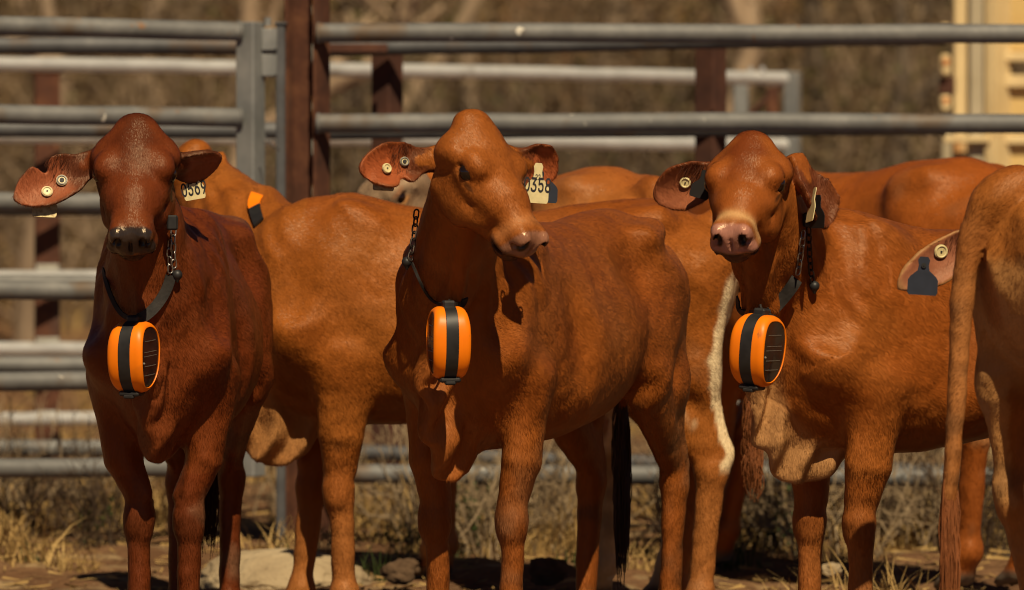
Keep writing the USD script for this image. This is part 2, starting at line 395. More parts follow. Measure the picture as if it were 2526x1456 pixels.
    H = np.stack([ax, Yh, Zh], 1); p0 = loc(poll)
    hp = lambda x, y, z: p0 + H @ (np.array([x * HX, y, z]) * hs)
    hl = lambda a, b, r0, r1, k, sub=False: add(ell_limb(hp(*a), hp(*b), np.array(r0) * hs, np.array(r1) * hs, Yh), k * hs, sub)
    he = lambda c, r, k, sub=False, rot=np.eye(3): add(ellipsoid(hp(*c), np.array(r) * [HX if r[0] > .03 else 1, 1, 1] * hs, H @ rot), k * hs, sub)
    def ry(a): c, s = math.cos(a), math.sin(a); return np.array([[c, 0, s], [0, 1, 0], [-s, 0, c]])
    # neck
    n2 = hp(.075, 0, -.10); n0 = L(.37, 0, .80); n1 = L(.53, 0, .86 - neck_low)
    nm = n1 * .5 + n2 * .5 + np.array([.0, 0, -.0])
    add(ell_limb(n0, n1, (.135 * sc, .20 * sc), (.108 * sc * neck_r, .155 * sc * neck_r)), .08)
    add(ell_limb(n1, nm, (.108 * sc * neck_r, .155 * sc * neck_r), (.086 * sc * neck_r, .124 * sc * neck_r)), .02)
    add(ell_limb(nm, n2, (.086 * sc * neck_r, .124 * sc * neck_r), (.070 * sc, .090 * sc)), .02)
    # skull
    he((.080, 0, -.070), (.104, .079, .067), .02)
    for s in (-1, 1): hl((.004, s * .012, -.036), (.088, s * .064, -.062), (.035, .032), (.036, .032), .016)
    he((.008, 0, -.036), (.037, .026, .032), .03)
    he((.060, 0, -.030), (.076, .048, .034), .025)
    for s in (-1, 1):
        he((.138, s * .060, -.053), (.054, .028, .030), .016)
        hl((.115, s * .062, -.037), (.170, s * .062, -.038), (.013, .011), (.011, .010), .014)
        hl((.140, s * .074, -.076), (.215, s * .060, -.088), (.011, .010), (.010, .009), .016)
        he((.150, s * .058, -.030), (.030, .026, .022), .025)
        he((.05, s * .066, -.080), (.036, .026, .032), .03)
        he((.168, s * .053, -.120), (.080, .025, .056), .025)
        hl((.10, s * .045, -.155), (.20, s * .038, -.158), (.026, .028), (.024, .024), .03)
        he((.225, s * .042, -.078), (.05, .014, .03), .025)
    hl((.12, 0, -.060), (.25, 0, -.062), (.067, .058), (.052, .046), .025)
    hl((.25, 0, -.062), (.345, 0, -.070), (.051, .046), (.044, .041), .022)
    hl((.13, 0, -.135), (.25, 0, -.128), (.050, .036), (.040, .032), .03)
    hl((.25, 0, -.128), (.345, 0, -.118), (.036, .028), (.033, .024), .022)
    he((.362, 0, -.076), (.050, .046, .042), .026)
    he((.354, 0, -.092), (.050, .048, .027), .018)
    he((.348, 0, -.128), (.042, .034, .020), .008)
    for s in (-1, 1):
        he((.384, s * .029, -.055), (.030, .018, .025), .013)
        he((.352, s * .041, -.104), (.04, .016, .021), .012)
        he((.410, s * .028, -.060), (.018, .0085, .0155), .006, True, ry(.5))
        he((.399, s * .039, -.074), (.016, .006, .008), .006, True)
        he((.385, s * .050, -.112), (.05, .013, .0045), .004, True)       # line of the mouth
        he((.150, s * .086, -.055), (.023, .014, .010), .010, True)
        he((.245, s * .066, -.103), (.050, .012, .018), .03, True)
        he((.205, s * .045, -.105), (.075, .018, .040), .03)
        hl((.128, s * .0800, -.0465), (.150, s * .0830, -.0440), (.0055, .0065), (.0060, .0065), .005); hl((.150, s * .0830, -.0440), (.174, s * .0780, -.0500), (.0060, .0065), (.0050, .0055), .005)
        hl((.130, s * .0800, -.066), (.170, s * .0770, -.066), (.0055, .0055), (.005, .005), .006)       # eye socket
    he((.405, 0, -.112), (.018, .05, .0035), .004, True)
    he((.415, 0, -.075), (.012, .0035, .02), .005, True)
    # dewlap
    if dewlap:
        bx, bz = brisket if brisket else (.585, .50)
        pts = [hp(.17, 0, -.165), None, L(.60, 0, .66), L(bx, 0, bz), L(bx - .14, 0, bz - .055)]
        pts[1] = pts[0] * .5 + pts[2] * .5 + np.array([-.015, 0, -.02])
        wid = [(.03, .03), (.026, .055), (.032, .075), (.036, .075 * dewlap), (.03, .05 * dewlap)]
        for a, b, ra, rb in zip(pts, pts[1:], wid, wid[1:]): add(ell_limb(a, b, np.array(ra) * sc, np.array(rb) * sc), .022)
        add(ellipsoid(L(bx - .05, 0, bz - .03 - .03 * dewlap), L(.09, .024, .055 * dewlap)), .02)
    # tail
    tp = [L(*q) for q in (tail or [(-.585, 0, .985), (-.655, 0, .93), (-.685, 0, .80), (-.685, 0, .62), (-.68, 0, .46)])]
    kk = np.linspace(0, 1, 16); tp = list(CubicSpline(np.linspace(0, 1, len(tp)), np.array(tp))(kk)); tr = (.013 + .024 * (1 - kk) ** 1.6) * sc * tail_r
    for i in range(len(tp) - 1): add(ell_limb(tp[i], tp[i + 1], tr[i], tr[i + 1]), .006 if i > 3 else .03)
    ei = []
    for e in ears:
        b, t_, w_ = loc(e['base']), loc(e['tip']), R @ np.asarray(e['face'], float)
        Ln = np.linalg.norm(t_ - b)
        prim, info = ear_sheet(b, t_ - b, w_, Ln, e['w'], e.get('cup', .3) * 1.5, e.get('droop', 0), e.get('t', .0090), e.get('notch'), e.get('curl', 0)); ei.append((info, e))
        add(prim, .007)
        U = unit(t_ - b)
        dn = max(0, -U[2]); add(ell_limb(b - U * (.035 - .028 * dn), b + U * .035, (.030 - .010 * dn) * hs, .020 * hs), .025)
    # extents
    hb = [p[0] for p in P]
    lo = np.min([p[1] for p in hb], 0) - .03; hi = np.max([p[2] for p in hb], 0) + .03
    lo[2] = -.02 - low
    hlo = np.min([hp(-.04, s * .1, z) for s in (-1, 1) for z in (-.2, .02)] + [hp(.43, s * .1, z) for s in (-1, 1) for z in (-.2, .02)] + [loc(e[k]) for e in ears for k in ('base', 'tip')], 0) - .03
    hhi = np.max([hp(-.04, s * .1, z) for s in (-1, 1) for z in (-.2, .02)] + [hp(.43, s * .1, z) for s in (-1, 1) for z in (-.2, .02)] + [loc(e[k]) for e in ears for k in ('base', 'tip')], 0) + .03
    F = Field([axis_points(lo[i], hi[i], hlo[i], hhi[i], coarse, fine) for i in range(3)])
    for prim, k, sub in P: F.put(*prim, k, sub)
    V, T = surface(F)
    if trimesh.Trimesh(V, T, process=False).volume < 0: T = T[:, ::-1]
    m = trimesh.Trimesh(V, T, process=False)
    parts = trimesh.graph.connected_components(m.edges_unique, nodes=np.arange(len(V)), min_len=1)
    big = max(parts, key=len); keep = np.zeros(len(V), bool); keep[big] = True
    T = T[keep[T].all(1)]; used, T = np.unique(T, return_inverse=True); T = T.reshape(-1, 3); V = V[used]
    m = trimesh.Trimesh(V, T, process=False)
    V = relax(V, m.edges_unique, 5); m = trimesh.Trimesh(V, T, process=False)
    # skin: soft unevenness, neck and dewlap folds
    N = np.array(m.vertex_normals)
    q = (V - p0) @ H / hs / [HX, 1, 1]                                  # in head measures
    head_w = sm(.30, .12, np.linalg.norm((q - [.18, 0, -.07]) * [.55, 1, 1], axis=1))
    rough = (meshkit.fbm(V * 9 + seed * 7.1, 3, seed) - .5) * .012 * (1 - head_w) + (meshkit.noise(V * 34 + seed, seed + 5) - .5) * .0022
    nk = (n2 - n1) / np.linalg.norm(n2 - n1); tn = ((V - n1) @ nk) / np.linalg.norm(n2 - n1)
    side = np.linalg.norm((V - n1) - np.outer((V - n1) @ nk, nk), axis=1)
    on_neck = sm(-.35, .1, tn) * sm(1.05, .8, tn) * (side < .24) * (V[:, 2] > .52 * sc) * (1 - sm(.1, .6, head_w))
    wr = np.sin((V[:, 2] * .35 - V[:, 0] * .9 + meshkit.noise(V * 7, seed) * .10 + meshkit.noise(V * 2.2, seed + 3) * .12) * 95) * meshkit.noise(V * 6 + 9, seed + 1)
    rough += wr * .0058 * on_neck
    rib = sm(-.22, -.10, V[:, 0] / sc) * sm(.27, .18, V[:, 0] / sc) * sm(.58, .68, V[:, 2] / sc) * sm(.98, .90, V[:, 2] / sc) * (np.abs(V[:, 1]) > .10)
    rough += rib * np.sin((V[:, 0] - .10 * (V[:, 2] - .8)) / sc * 92 + meshkit.noise(V * 3, seed) * 2) * .0022 * meshkit.noise(V * 4 + 5, seed + 4)
    dl = sm(.075, .03, np.abs(V[:, 1])) * sm(.36 * sc, .44 * sc, V[:, 0]) * sm(.76 * sc, .62 * sc, V[:, 2]) * (V[:, 2] > .33 * sc)
    ph = V[:, 0] * 44 - V[:, 2] * 20 + meshkit.noise(V * 6 + 3, seed + 2) * 7; rough -= dl * (np.abs(np.sin(ph)) < .34) * (.34 - np.abs(np.sin(ph))) * .022 * meshkit.noise(V * 5 + 1, seed + 8)
    V = V + N * rough[:, None]
    fold = np.sin(V[:, 0] * 62 + V[:, 2] * 26 + meshkit.noise(V * 9, seed + 2) * 5) * .012 * dl * dewlap
    V[:, 1] += fold
    m = trimesh.Trimesh(V, T, process=False); N = np.array(m.vertex_normals)
    # pelt colours (what the hair and skin are, in any light, save one ear with painted shade)
    C = np.tile(np.array(pal['base'], float), (len(V), 1))
    nz = meshkit.fbm(V * 4.2 + seed * 3, 3, seed + 11)
    C = mixc(C, pal['dark'], sm(.5, .72, nz) * .45)
    C = mixc(C, pal['light'], sm(.5, .30, nz) * .35)
    body = 1 - sm(.2, .8, head_w)
    topz = sm(.9 * sc, 1.06 * sc, V[:, 2]) * body * (V[:, 0] < .5)
    C = mixc(C, pal.get('top', pal['dark']), topz * pal.get('topw', .35))
    C = mixc(C, pal['light'], sm(.60 * sc, .46 * sc, V[:, 2]) * (V[:, 2] > .40 * sc) * body * .5)
    C = mixc(C, pal.get('dewlap', pal['light']), dl * .75)
    C = mixc(C, pal.get('leg', pal['base']), sm(.46 * sc, .20 * sc, V[:, 2]) * pal.get('legw', .6) * ((V[:, 0] < 0) if pal.get('hind_only') else 1))
    C = mixc(C, pal.get('knee', pal['dark']), np.exp(-((V[:, 2] / sc - .30 + lz * .25) / .06) ** 2) * (V[:, 0] > .2) * .4)
    inner = sm(-.38 * sc, -.52 * sc, V[:, 0]) * sm(.08 * sc, .04 * sc, np.abs(V[:, 1])) * (V[:, 2] < .82 * sc) * (V[:, 2] > .38 * sc)
    zr = V[:, 2] / sc; ra = -.52 + 1.2 * np.clip(.80 - zr, 0, .35); rear = sm(ra, ra - .35, N[:, 0]) * (V[:, 0] < -.46 * sc) * sm(.90, .78, zr) * sm(.30, .38, zr)
    C = mixc(C, pal.get('rear', pal['light']), sm(.20, .80, np.maximum(inner, rear) + (meshkit.fbm(V * [34, 34, 12] + seed, 3, seed + 41) - .5) * .5) * pal.get('rearw', .5))
    dt = np.min([np.linalg.norm(V - a, axis=1) for a in np.linspace(tp[1], tp[-1], 24)] + [np.linalg.norm(V - (tp[i] * (1 - t) + tp[i + 1] * t), axis=1) for i in range(1, len(tp) - 1) for t in (0, .5)], 0)
    C = mixc(C, pal.get('tail', pal['base']), sm(.05, .03, dt) * .8)
    dust = meshkit.fbm(V * 5.5 + seed * 2.3, 4, seed + 31); C = mixc(C, (.20, .135, .08), sm(.56, .70, dust) * (sm(.62, .25, V[:, 2]) * .22 + (V[:, 0] < -.3 * sc) * .14 + .05))
    C = mixc(C, (.07, .04, .022), sm(.60, .72, meshkit.fbm(V * 8 + seed * 5.3, 3, seed + 37)) * (V[:, 0] < -.2 * sc) * sm(.85, .5, V[:, 2]) * .45)
    # head
    onh = sm(.02, .25, head_w)
    C = mixc(C, pal.get('head', pal['base']), onh * .8)
    X, Y, Z = q.T
    if 'blaze' in pal:
        C = mixc(C, pal['blaze'], onh * sm(.055, .02, np.abs(Y) + .01 * np.sin(X * 60)) * sm(.27, .10, X) * (Z > -.06) * .8)
    C = mixc(C, pal['light'], onh * sm(-.11, -.16, Z) * .35)
    C = mixc(C, pal['light'], onh * np.exp(-(((X - .17) / .05) ** 2 + ((np.abs(Y) - .06) / .03) ** 2 + ((Z + .085) / .02) ** 2)) * .5)
    ring = onh * np.exp(-((X - .345) / .022) ** 2) * (Z > -.118)
    C = mixc(C, pal.get('ring', pal['light']), ring * pal.get('ringw', .4))
    muz = sm(.366, .378, X + (Z + .07) * -.25 - np.abs(Y) * .12) * onh * (np.abs(Y) < .055) * sm(-.118, -.108, Z)
    C = mixc(C, pal['muzzle'], muz)
    lip = onh * sm(.30, .35, X) * sm(-.094, -.104, Z) * sm(-.165, -.150, Z)
    C = mixc(C, pal.get('lip', (.03, .018, .012)), lip * .85)
    for s in (-1, 1):
        ud = np.linalg.norm((q - [.152, s * .080, -.070]) / [.032, .024, .010], axis=1); C = mixc(C, pal['light'], sm(1.3, .6, ud) * onh * .8)
        bd = np.linalg.norm((q - [.148, s * .074, -.036]) / [.034, .018, .010], axis=1); C = mixc(C, pal['dark'], sm(1.4, .7, bd) * onh * .55)
        sd_ = np.linalg.norm((q - [.140, s * .080, -.064]) / [.050, .020, .032], axis=1); C = mixc(C, pal.get('socket', pal['dark']), sm(1.3, .6, sd_) * onh * pal.get('socketw', 0))
        nd = np.linalg.norm((q - [.408, s * .029, -.062]) / [.022, .012, .018], axis=1)
        C = mixc(C, (.012, .007, .006), sm(1.25, .8, nd))
        ed = np.linalg.norm((q - [.150, s * .080, -.056]) / [.028, .024, .0135], axis=1)
        C = mixc(C, pal.get('eyelid', (.04, .016, .008)), sm(1.1, .75, ed) * onh * .8)
        td = np.linalg.norm((q - [.185, s * .072, -.072]) / [.02, .02, .006], axis=1)
        C = mixc(C, (.03, .014, .009), sm(1.4, .6, td) * onh * .7)
    for (local, centre, Ln, wd, prof), e in ei:
        u, v, w = local(V[:, 0], V[:, 1], V[:, 2]); vv, w0 = centre(u, v); k = u / Ln
        inside = (k > -.02) & (k < 1.05) & (np.abs(vv) < wd * 1.15) & (np.abs(w - w0) < .02)
        front = inside & (w > w0)
        edge = np.abs(vv) / (wd * prof(np.clip(k, 0, 1)) + 1e-6)
        C = mixc(C, pal.get('ear_back', pal['dark']), inside * sm(.0, .25, k) * .8)
        C = mixc(C, e.get('incol', pal['ear_in']), front * sm(.18, .38, k) * sm(1.0, .75, edge) * .9)
        C = mixc(C, pal.get('ear_hair', pal['dark']), front * sm(.45, .30, k) * sm(.02, .1, k) * .8)
        C = mixc(C, pal.get('ear_rim', pal['dark']), inside * np.maximum(sm(.80, .97, edge), sm(.9, 1.0, k)) * .75)
    C = mixc(C, (.10, .075, .055), sm(.06 * sc, .035 * sc, V[:, 2] + low) * 1.0)
    C = np.clip(C * (0.93 + .14 * meshkit.noise(V * 60, seed + 21))[:, None], .003, .9)
    m.apply_translation(up_); obj('body', m, PELT, root, smooth=True, pelt=C, wet=np.clip(muz + lip * .5, 0, 1))
    if hairs:
        g = np.random.default_rng(seed + 90); tri = V[T]; fn = np.cross(tri[:, 1] - tri[:, 0], tri[:, 2] - tri[:, 0]); ar = np.linalg.norm(fn, axis=1); fn /= np.maximum(ar, 1e-12)[:, None]
        eye_ = R @ (np.array([0, 0, CAM_H]) - O); to = eye_ - tri.mean(1); to /= np.linalg.norm(to, axis=1)[:, None]
        keep = ((fn * to).sum(1) > -.25) * (1 - np.clip(muz, 0, 1)[T].max(1)); pr = ar * keep * (1 + .6 * head_w[T].mean(1)); fi = g.choice(len(T), hairs, p=pr / pr.sum())
        w = g.dirichlet((1, 1, 1), hairs); t3 = T[fi]; mixv = lambda A: (A[t3] * (w[:, :, None] if A.ndim == 2 else w)).sum(1)
        P0, Nn, Cc, hw = mixv(V), mixv(N), mixv(C), mixv(head_w); Nn /= np.linalg.norm(Nn, axis=1)[:, None]
        legz = sm(.60 * sc, .45 * sc, P0[:, 2])[:, None]; hw_ = hw[:, None]
        fl = np.array([-.85, 0, -.5]) * (1 - legz) + np.array([-.12, 0, -1]) * legz; fl = fl * (1 - hw_) + ax * hw_ + (meshkit.noise(P0 * 5, seed) - .5)[:, None] * np.array([.5, .5, -.5])
        d = fl - Nn * (fl * Nn).sum(1)[:, None]; d /= np.linalg.norm(d, axis=1)[:, None] + 1e-9; d = d + g.normal(0, .14, (hairs, 3)); d -= Nn * (d * Nn).sum(1)[:, None]; d /= np.linalg.norm(d, axis=1)[:, None] + 1e-9
        ln = (.0095 - .003 * hw) * g.uniform(.6, 1.25, hairs); lift = g.uniform(.02, .10, hairs)[:, None]; sd = np.cross(Nn, d) * g.uniform(.0004, .0008, hairs)[:, None]
        A = P0 + Nn * .0001; X = np.stack([A + sd, A - sd, A + (d + Nn * lift) * ln[:, None]], 1).reshape(-1, 3) + up_; Fh = np.arange(len(X)).reshape(-1, 3)
        q_ = usdkit.mesh(stage, numbered(f'{root.GetPath()}/coat_hair'), (X, Fh), '/World/Looks/coat_hair'); nn = np.repeat(Nn + d * .25 + g.normal(0, .10, (hairs, 3)), 3, 0); nn /= np.linalg.norm(nn, axis=1)[:, None]
        q_.CreateNormalsAttr(Vt.Vec3fArray.FromNumpy(nn.astype(np.float32))); q_.SetNormalsInterpolation('vertex')
        UsdGeom.PrimvarsAPI(q_).CreatePrimvar('pelt', Sdf.ValueTypeNames.Color3fArray, 'vertex').Set(Vt.Vec3fArray.FromNumpy(np.repeat(np.clip(Cc * g.uniform(.91, 1.12, hairs)[:, None], .002, .95), 3, 0).astype(np.float32))); tag(q_, kind='stuff')
    SKIN[str(root.GetPath())] = (V @ R + O, T)
    for s in (-1, 1):
        e = trimesh.creation.icosphere(3, .0195 * hs * eye_r); e.apply_translation(hp(.150, s * .0712, -.0550) + up_)
        obj('eye', e, '/World/Looks/cow_eye', root, smooth=True)
    for (local, centre, Ln, wd, prof), e in ei:
        b, t_ = loc(e['base']), loc(e['tip']); U = unit(t_ - b); W = R @ np.asarray(e['face'], float); W = unit(W - U * (W @ U)); Vv = np.cross(W, U)
        g = np.random.default_rng(seed + 77); hs_ = []
        for i in range(e.get('hair', 0)):
            k = g.uniform(.06, .50) ** 1.1; v = g.uniform(-.92, .35) * wd * float(prof(k)) * np.sign(e.get('hair_side', 1)); _, w0 = centre(np.array([k * Ln]), np.array([v]))
            o = b + U * k * Ln + Vv * v + W * (w0[0] + .004); d = unit(U * g.uniform(.5, 1.2) + W * g.uniform(.25, .8) + np.array([0, 0, -1.0]) * g.uniform(.1, .7) + g.normal(0, .2, 3)); ln = g.uniform(.010, .026)
            hs_.append(tube([o - W * .004, o + d * ln * .5, o + d * ln - np.array([0, 0, .006])], [.0008, .0006, .0002], 3, caps=False))
        if hs_: obj('ear_hair', moved(cat(hs_), up_), pal.get('ear_hair_mat', '/World/Looks/dark_ear_hair'), root, smooth=True)
    if switch:
        g = np.random.default_rng(seed + 50); st_ = []
        e0 = tp[-1]
        Ls = (switch if isinstance(switch, float) else .26) * sc
        for i in range(420):
            a = g.uniform(0, 2 * np.pi); r = g.uniform(.2, 1) ** .6 * .013 * min(1, bush * 1.3) * sc; s0 = g.uniform(-.09, .06) * sc
            ln = Ls * g.uniform(.55, 1.1); o = np.array([math.cos(a), math.sin(a), 0])
            k = np.linspace(0, 1, 6)[:, None]
            bow = np.sin(k * np.pi * .8) * (.026 * bush * g.uniform(.4, 1.2)) * sc
            pts = e0 + o * r * (1 - .5 * k) + o * bow - np.array([0, 0, 1]) * (k * ln + s0) + np.array([math.sin(a * 3 + i), math.cos(a * 2 + i), 0]) * .006 * np.sin(k * 6 + a)
            st_.append(tube(pts, np.linspace(.0026, .0008, 6), 3))
        obj('tail_switch', moved(cat(st_), up_), pal.get('switch_mat', '/World/Looks/tail_hair'), root, smooth=True)
    return root

def poll_for(world, axis, q, hs, HX=.80):
    """Where the poll must be for the head point q to lie at a world point."""
    a = unit(axis); z = unit(np.array([0, 0, 1.0]) - a * a[2]); return np.asarray(world) - np.stack([a, np.cross(z, a), z], 1) @ (np.array(q) * [HX, 1, 1] * hs)

def hit(root, px, py, out=0.0):
    """First point of an animal's skin seen at a place of the picture, and the skin's normal there."""
    V, T = SKIN[str(root.GetPath())]
    o = np.array([0, 0, CAM_H]); d = unit(at(px, py, 10.0) - o)
    a, b, c = V[T[:, 0]], V[T[:, 1]], V[T[:, 2]]
    e1, e2 = b - a, c - a; h = np.cross(d, e2); det = (e1 * h).sum(1); ok = np.abs(det) > 1e-14
    inv = 1 / np.where(ok, det, 1); s = o - a; u = (s * h).sum(1) * inv; q = np.cross(s, e1); v = (q @ d) * inv; t = (e2 * q).sum(1) * inv
    ok &= (u >= 0) & (v >= 0) & (u + v <= 1) & (t > .1)
    if not ok.any(): return None, None
    i = np.where(ok)[0][np.argmin(t[ok])]; n = unit(np.cross(e1[i], e2[i])); n = n if n @ d < 0 else -n
    return o + d * t[i] - d * out, n
# ---------------------------------------------------------------- materials
PELT = pelt_material()
LK = '/World/Looks/'
usdkit.material(stage, LK + 'coat_hair', {'a': ('attribute', {'attribute': 'pelt'}), 'p': ('principled_bsdf', {'roughness': .42, 'specular_ior_level': .30, 'specular_tint': (1, .8, .58)})}, [('a.color', 'p.base_color')], surface='p.BSDF')
flat('cow_eye', (.012, .006, .004), .08, .6, var=.1)
flat('tail_hair', (.045, .016, .008), .6, .2)
flat('dark_ear_hair', (.10, .028, .011), .6, .2)
flat('tan_tail_hair', (.20, .065, .02), .6, .2)
flat('black_tail_hair', (.045, .022, .012), .5, .35)
M_GAL = mat('galvanised_pipe', [(.25, (.095, .094, .094)), (.55, (.15, .147, .142)), (.8, (.22, .213, .20))], 9, 5, .6, .15, .4, .15, 70, .003,
            extra=[(34, .70, .74, (.62, .58, .50), (.5, 1, .35)), (5, .56, .70, (.12, .085, .058), (1, 1, 1)), (16, .66, .74, (.20, .105, .05), (1, 1, 1))])
M_GAL_SUNLIT = mat('sunlit_galvanised_pipe', [(.25, (.46, .455, .44)), (.6, (.62, .61, .59)), (.85, (.72, .71, .68))], 9, 5, .42, .45, .5, .1, 70, .003,
            extra=[(6, .60, .75, (.30, .27, .23), (1, 1, 1))])  # brighter copy of the pipe tone: paints full sun onto the far rails
M_DULL_SHADED = mat('dull_shaded_steel_pipe', [(.25, (.055, .055, .06)), (.6, (.10, .10, .105)), (.85, (.16, .155, .15))], 8, 5, .6, .3, .35, .15, 70, .003,
            extra=[(5, .55, .7, (.10, .06, .035), (1, 1, 1))])  # dark tone paints shade on the lane rails; plain dull steel elsewhere
M_SHS = mat('grey_square_tube', [(.3, (.15, .155, .155)), (.6, (.24, .24, .235)), (.85, (.33, .32, .305))], 7, 5, .55, .3, .4, .15, 60, .003)
M_RUST = mat('rusty_column_steel', [(.25, (.045, .019, .012)), (.5, (.085, .032, .018)), (.75, (.15, .062, .030))], 11, 6, .85, .0, .25, .4, 60, .004,
            extra=[(4, .58, .70, (.07, .04, .03), (1, 1, .4)), (40, .66, .78, (.26, .12, .05), (1, 1, .6))])
M_RUST_D = mat('dark_rusty_steel', [(.25, (.04, .017, .012)), (.55, (.075, .030, .019)), (.8, (.12, .05, .027))], 9, 6, .85, .0, .25, .4, 60, .004)
M_PATCH = mat('galvanised_weld_paint', [(.3, (.30, .29, .25)), (.7, (.44, .42, .36))], 30, 4, .7, .1, .3, .2)
M_PATCH_R = mat('rust_bloom', [(.3, (.22, .09, .03)), (.7, (.34, .16, .05))], 40, 4, .9, 0, .2, .2)
M_DIRT = mat('yard_dirt', [(.22, (.075, .036, .017)), (.45, (.135, .068, .032)), (.62, (.19, .102, .049)), (.8, (.26, .155, .078))], 1.7, 8, .95, 0, .15, .9, 26, .03,
            extra=[(6, .55, .68, (.30, .205, .105), (1, 1, 1)), (55, .66, .74, (.33, .24, .13), (1, 1, 1)), (2.2, .60, .72, (.075, .044, .027), (1, 1, 1))])
M_STRAW = mat('dry_grass', [(.25, (.19, .11, .04)), (.5, (.33, .21, .075)), (.8, (.46, .32, .13))], 5, 4, .8, 0, .2)
M_STALK = mat('grey_dead_stalk', [(.3, (.17, .12, .07)), (.6, (.32, .235, .14)), (.85, (.46, .36, .23))], 5, 4, .85, 0, .2)
M_DKSTALK = mat('dark_dead_weed', [(.3, (.035, .022, .014)), (.8, (.10, .065, .038))], 8, 4, .9, 0, .2)
M_ROCK = mat('pale_boulder', [(.2, (.20, .145, .085)), (.5, (.33, .25, .15)), (.8, (.42, .33, .21))], 5, 8, .9, 0, .2, .8, 30, .02,
            extra=[(9, .60, .68, (.14, .09, .05), (1, 1, 1)), (30, .68, .75, (.20, .14, .085), (1, 1, 1))])
M_DUNG = mat('dry_dung', [(.3, (.055, .032, .018)), (.8, (.13, .08, .046))], 30, 5, .95, 0, .15, .6, 90, .01)
M_BARK = [mat('pale_bark', [(.3, (.22, .15, .095)), (.7, (.42, .31, .205))], 12, 5, .9, 0, .2, .5, 30, .01, stretch=(1, 1, .25)),
          mat('grey_bark', [(.3, (.13, .09, .058)), (.7, (.27, .195, .13))], 12, 5, .9, 0, .2, .5, 30, .01, stretch=(1, 1, .25)),
          mat('dark_bark', [(.3, (.05, .036, .025)), (.7, (.12, .088, .06))], 12, 5, .9, 0, .2, .5, 30, .01, stretch=(1, 1, .25))]
def leafmat(name, c):
    n = {'o': ('object_info', {}), 'g': ('geometry', {}), 'r': ('rgb_ramp', {'ramp': [(0, [x * .55 for x in c]), (.5, c), (1, [min(1, x * 1.5) for x in c])]}),
         'd': ('principled_bsdf', {'roughness': .6, 'specular_ior_level': .25}), 't': ('translucent_bsdf', {}), 'm': ('mix_closure', {'fac': .3})}
    return usdkit.material(stage, LK + name, n, [('g.random_per_island', 'r.fac'), ('r.color', 'd.base_color'), ('r.color', 't.color'), ('d.BSDF', 'm.closure1'), ('t.BSDF', 'm.closure2')], surface='m.closure')
M_LEAF_G, M_LEAF_O, M_LEAF_B = leafmat('green_weed_leaf', (.07, .10, .025)), leafmat('olive_leaf', (.17, .14, .045)), leafmat('dry_brown_leaf', (.25, .165, .085))

# ---------------------------------------------------------------- ground: one sheet out to the hills
def ground_z(x, y):
    p = np.stack([x, y, np.zeros_like(x)], -1)
    near = (meshkit.fbm(p * 1.3, 4, 3) - .5) * .05 * (1 + 0 * x) + (meshkit.noise(p * 9, 8) - .5) * .018 + (meshkit.noise(p * 24, 9) - .5) * .010
    far = sm(36, 150, y) * 24 + sm(40, 90, y) * (meshkit.fbm(p * .03, 3, 4) - .5) * 6
    hoof = np.where(y < 18.3, (meshkit.noise(p * 5.5, 12) ** 2) * -.035, 0)
    return near * np.where(y < 40, 1, 1) + far + hoof - .005 + yard_fall(y)
def ground_axis(knots):
    out = [knots[0][0]]
    for (a, _), (b, s) in zip(knots, knots[1:]):
        n = max(1, int(round((b - a) / s))); out += list(a + (b - a) * (np.arange(n) + 1) / n)
    return np.array(out)
gx = ground_axis([(-400, 0), (-60, 40), (-12, 3), (-3.2, .35), (3.2, .035), (12, .35), (60, 3), (400, 40)])
gy = ground_axis([(-60, 0), (4, 4), (13, .35), (21, .035), (34, .16), (60, 1.2), (150, 3), (420, 20)])
GX, GY = np.meshgrid(gx, gy, indexing='ij')
gv = np.stack([GX, GY, ground_z(GX, GY)], -1).reshape(-1, 3)
ni, nj = len(gx), len(gy); I, J = np.meshgrid(np.arange(ni - 1), np.arange(nj - 1), indexing='ij'); b = (I * nj + J).ravel()
tag(obj('ground', (gv, np.stack([b, b + nj, b + nj + 1, b + 1], 1)), M_DIRT, smooth=True), 'bare brown dirt of the cattle yard rising to a scrub hillside', 'ground', kind='structure')
gz = lambda x, y: float(ground_z(np.array([x]), np.array([y]))[0])

# ---------------------------------------------------------------- yard fences
def rail_set(root, rows, r, m, n=18):
    for p0, p1 in rows: obj('rail', cyl(p0, p1, r, n), m, root, smooth=40)

def old_rail(p0, p1, r, n=22):
    """A pipe knocked about by years of cattle: never quite straight, a weld bead at its end."""
    p0, p1 = np.asarray(p0, float), np.asarray(p1, float); L = np.linalg.norm(p1 - p0); m = max(6, int(L / .16)); k = np.linspace(0, 1, m)[:, None]; g = np.random.default_rng(int(abs(p0[2] * 9999)) + 1)
    off = g.normal(0, .0016, (m, 3)); off[0] = off[-1] = 0; off = np.cumsum(off, 0) - k * off.sum(0); off[:, 1] *= .4; rr = r * (1 + g.normal(0, .006, m))
    e = (p1 - p0) / L; bead = lambda q: tube([q + e * t for t in (-.006, -.002, .002, .006)], [r * 1.0, r * 1.12, r * 1.12, r * 1.0], n)
    return cat([tube(p0 + (p1 - p0) * k + off * .8, rr, n), bead(p0 + e * .004), bead(p1 - e * .004)])

def bolt_axis(p, d, r): return cyl(p, np.asarray(p) + d, r, 10)

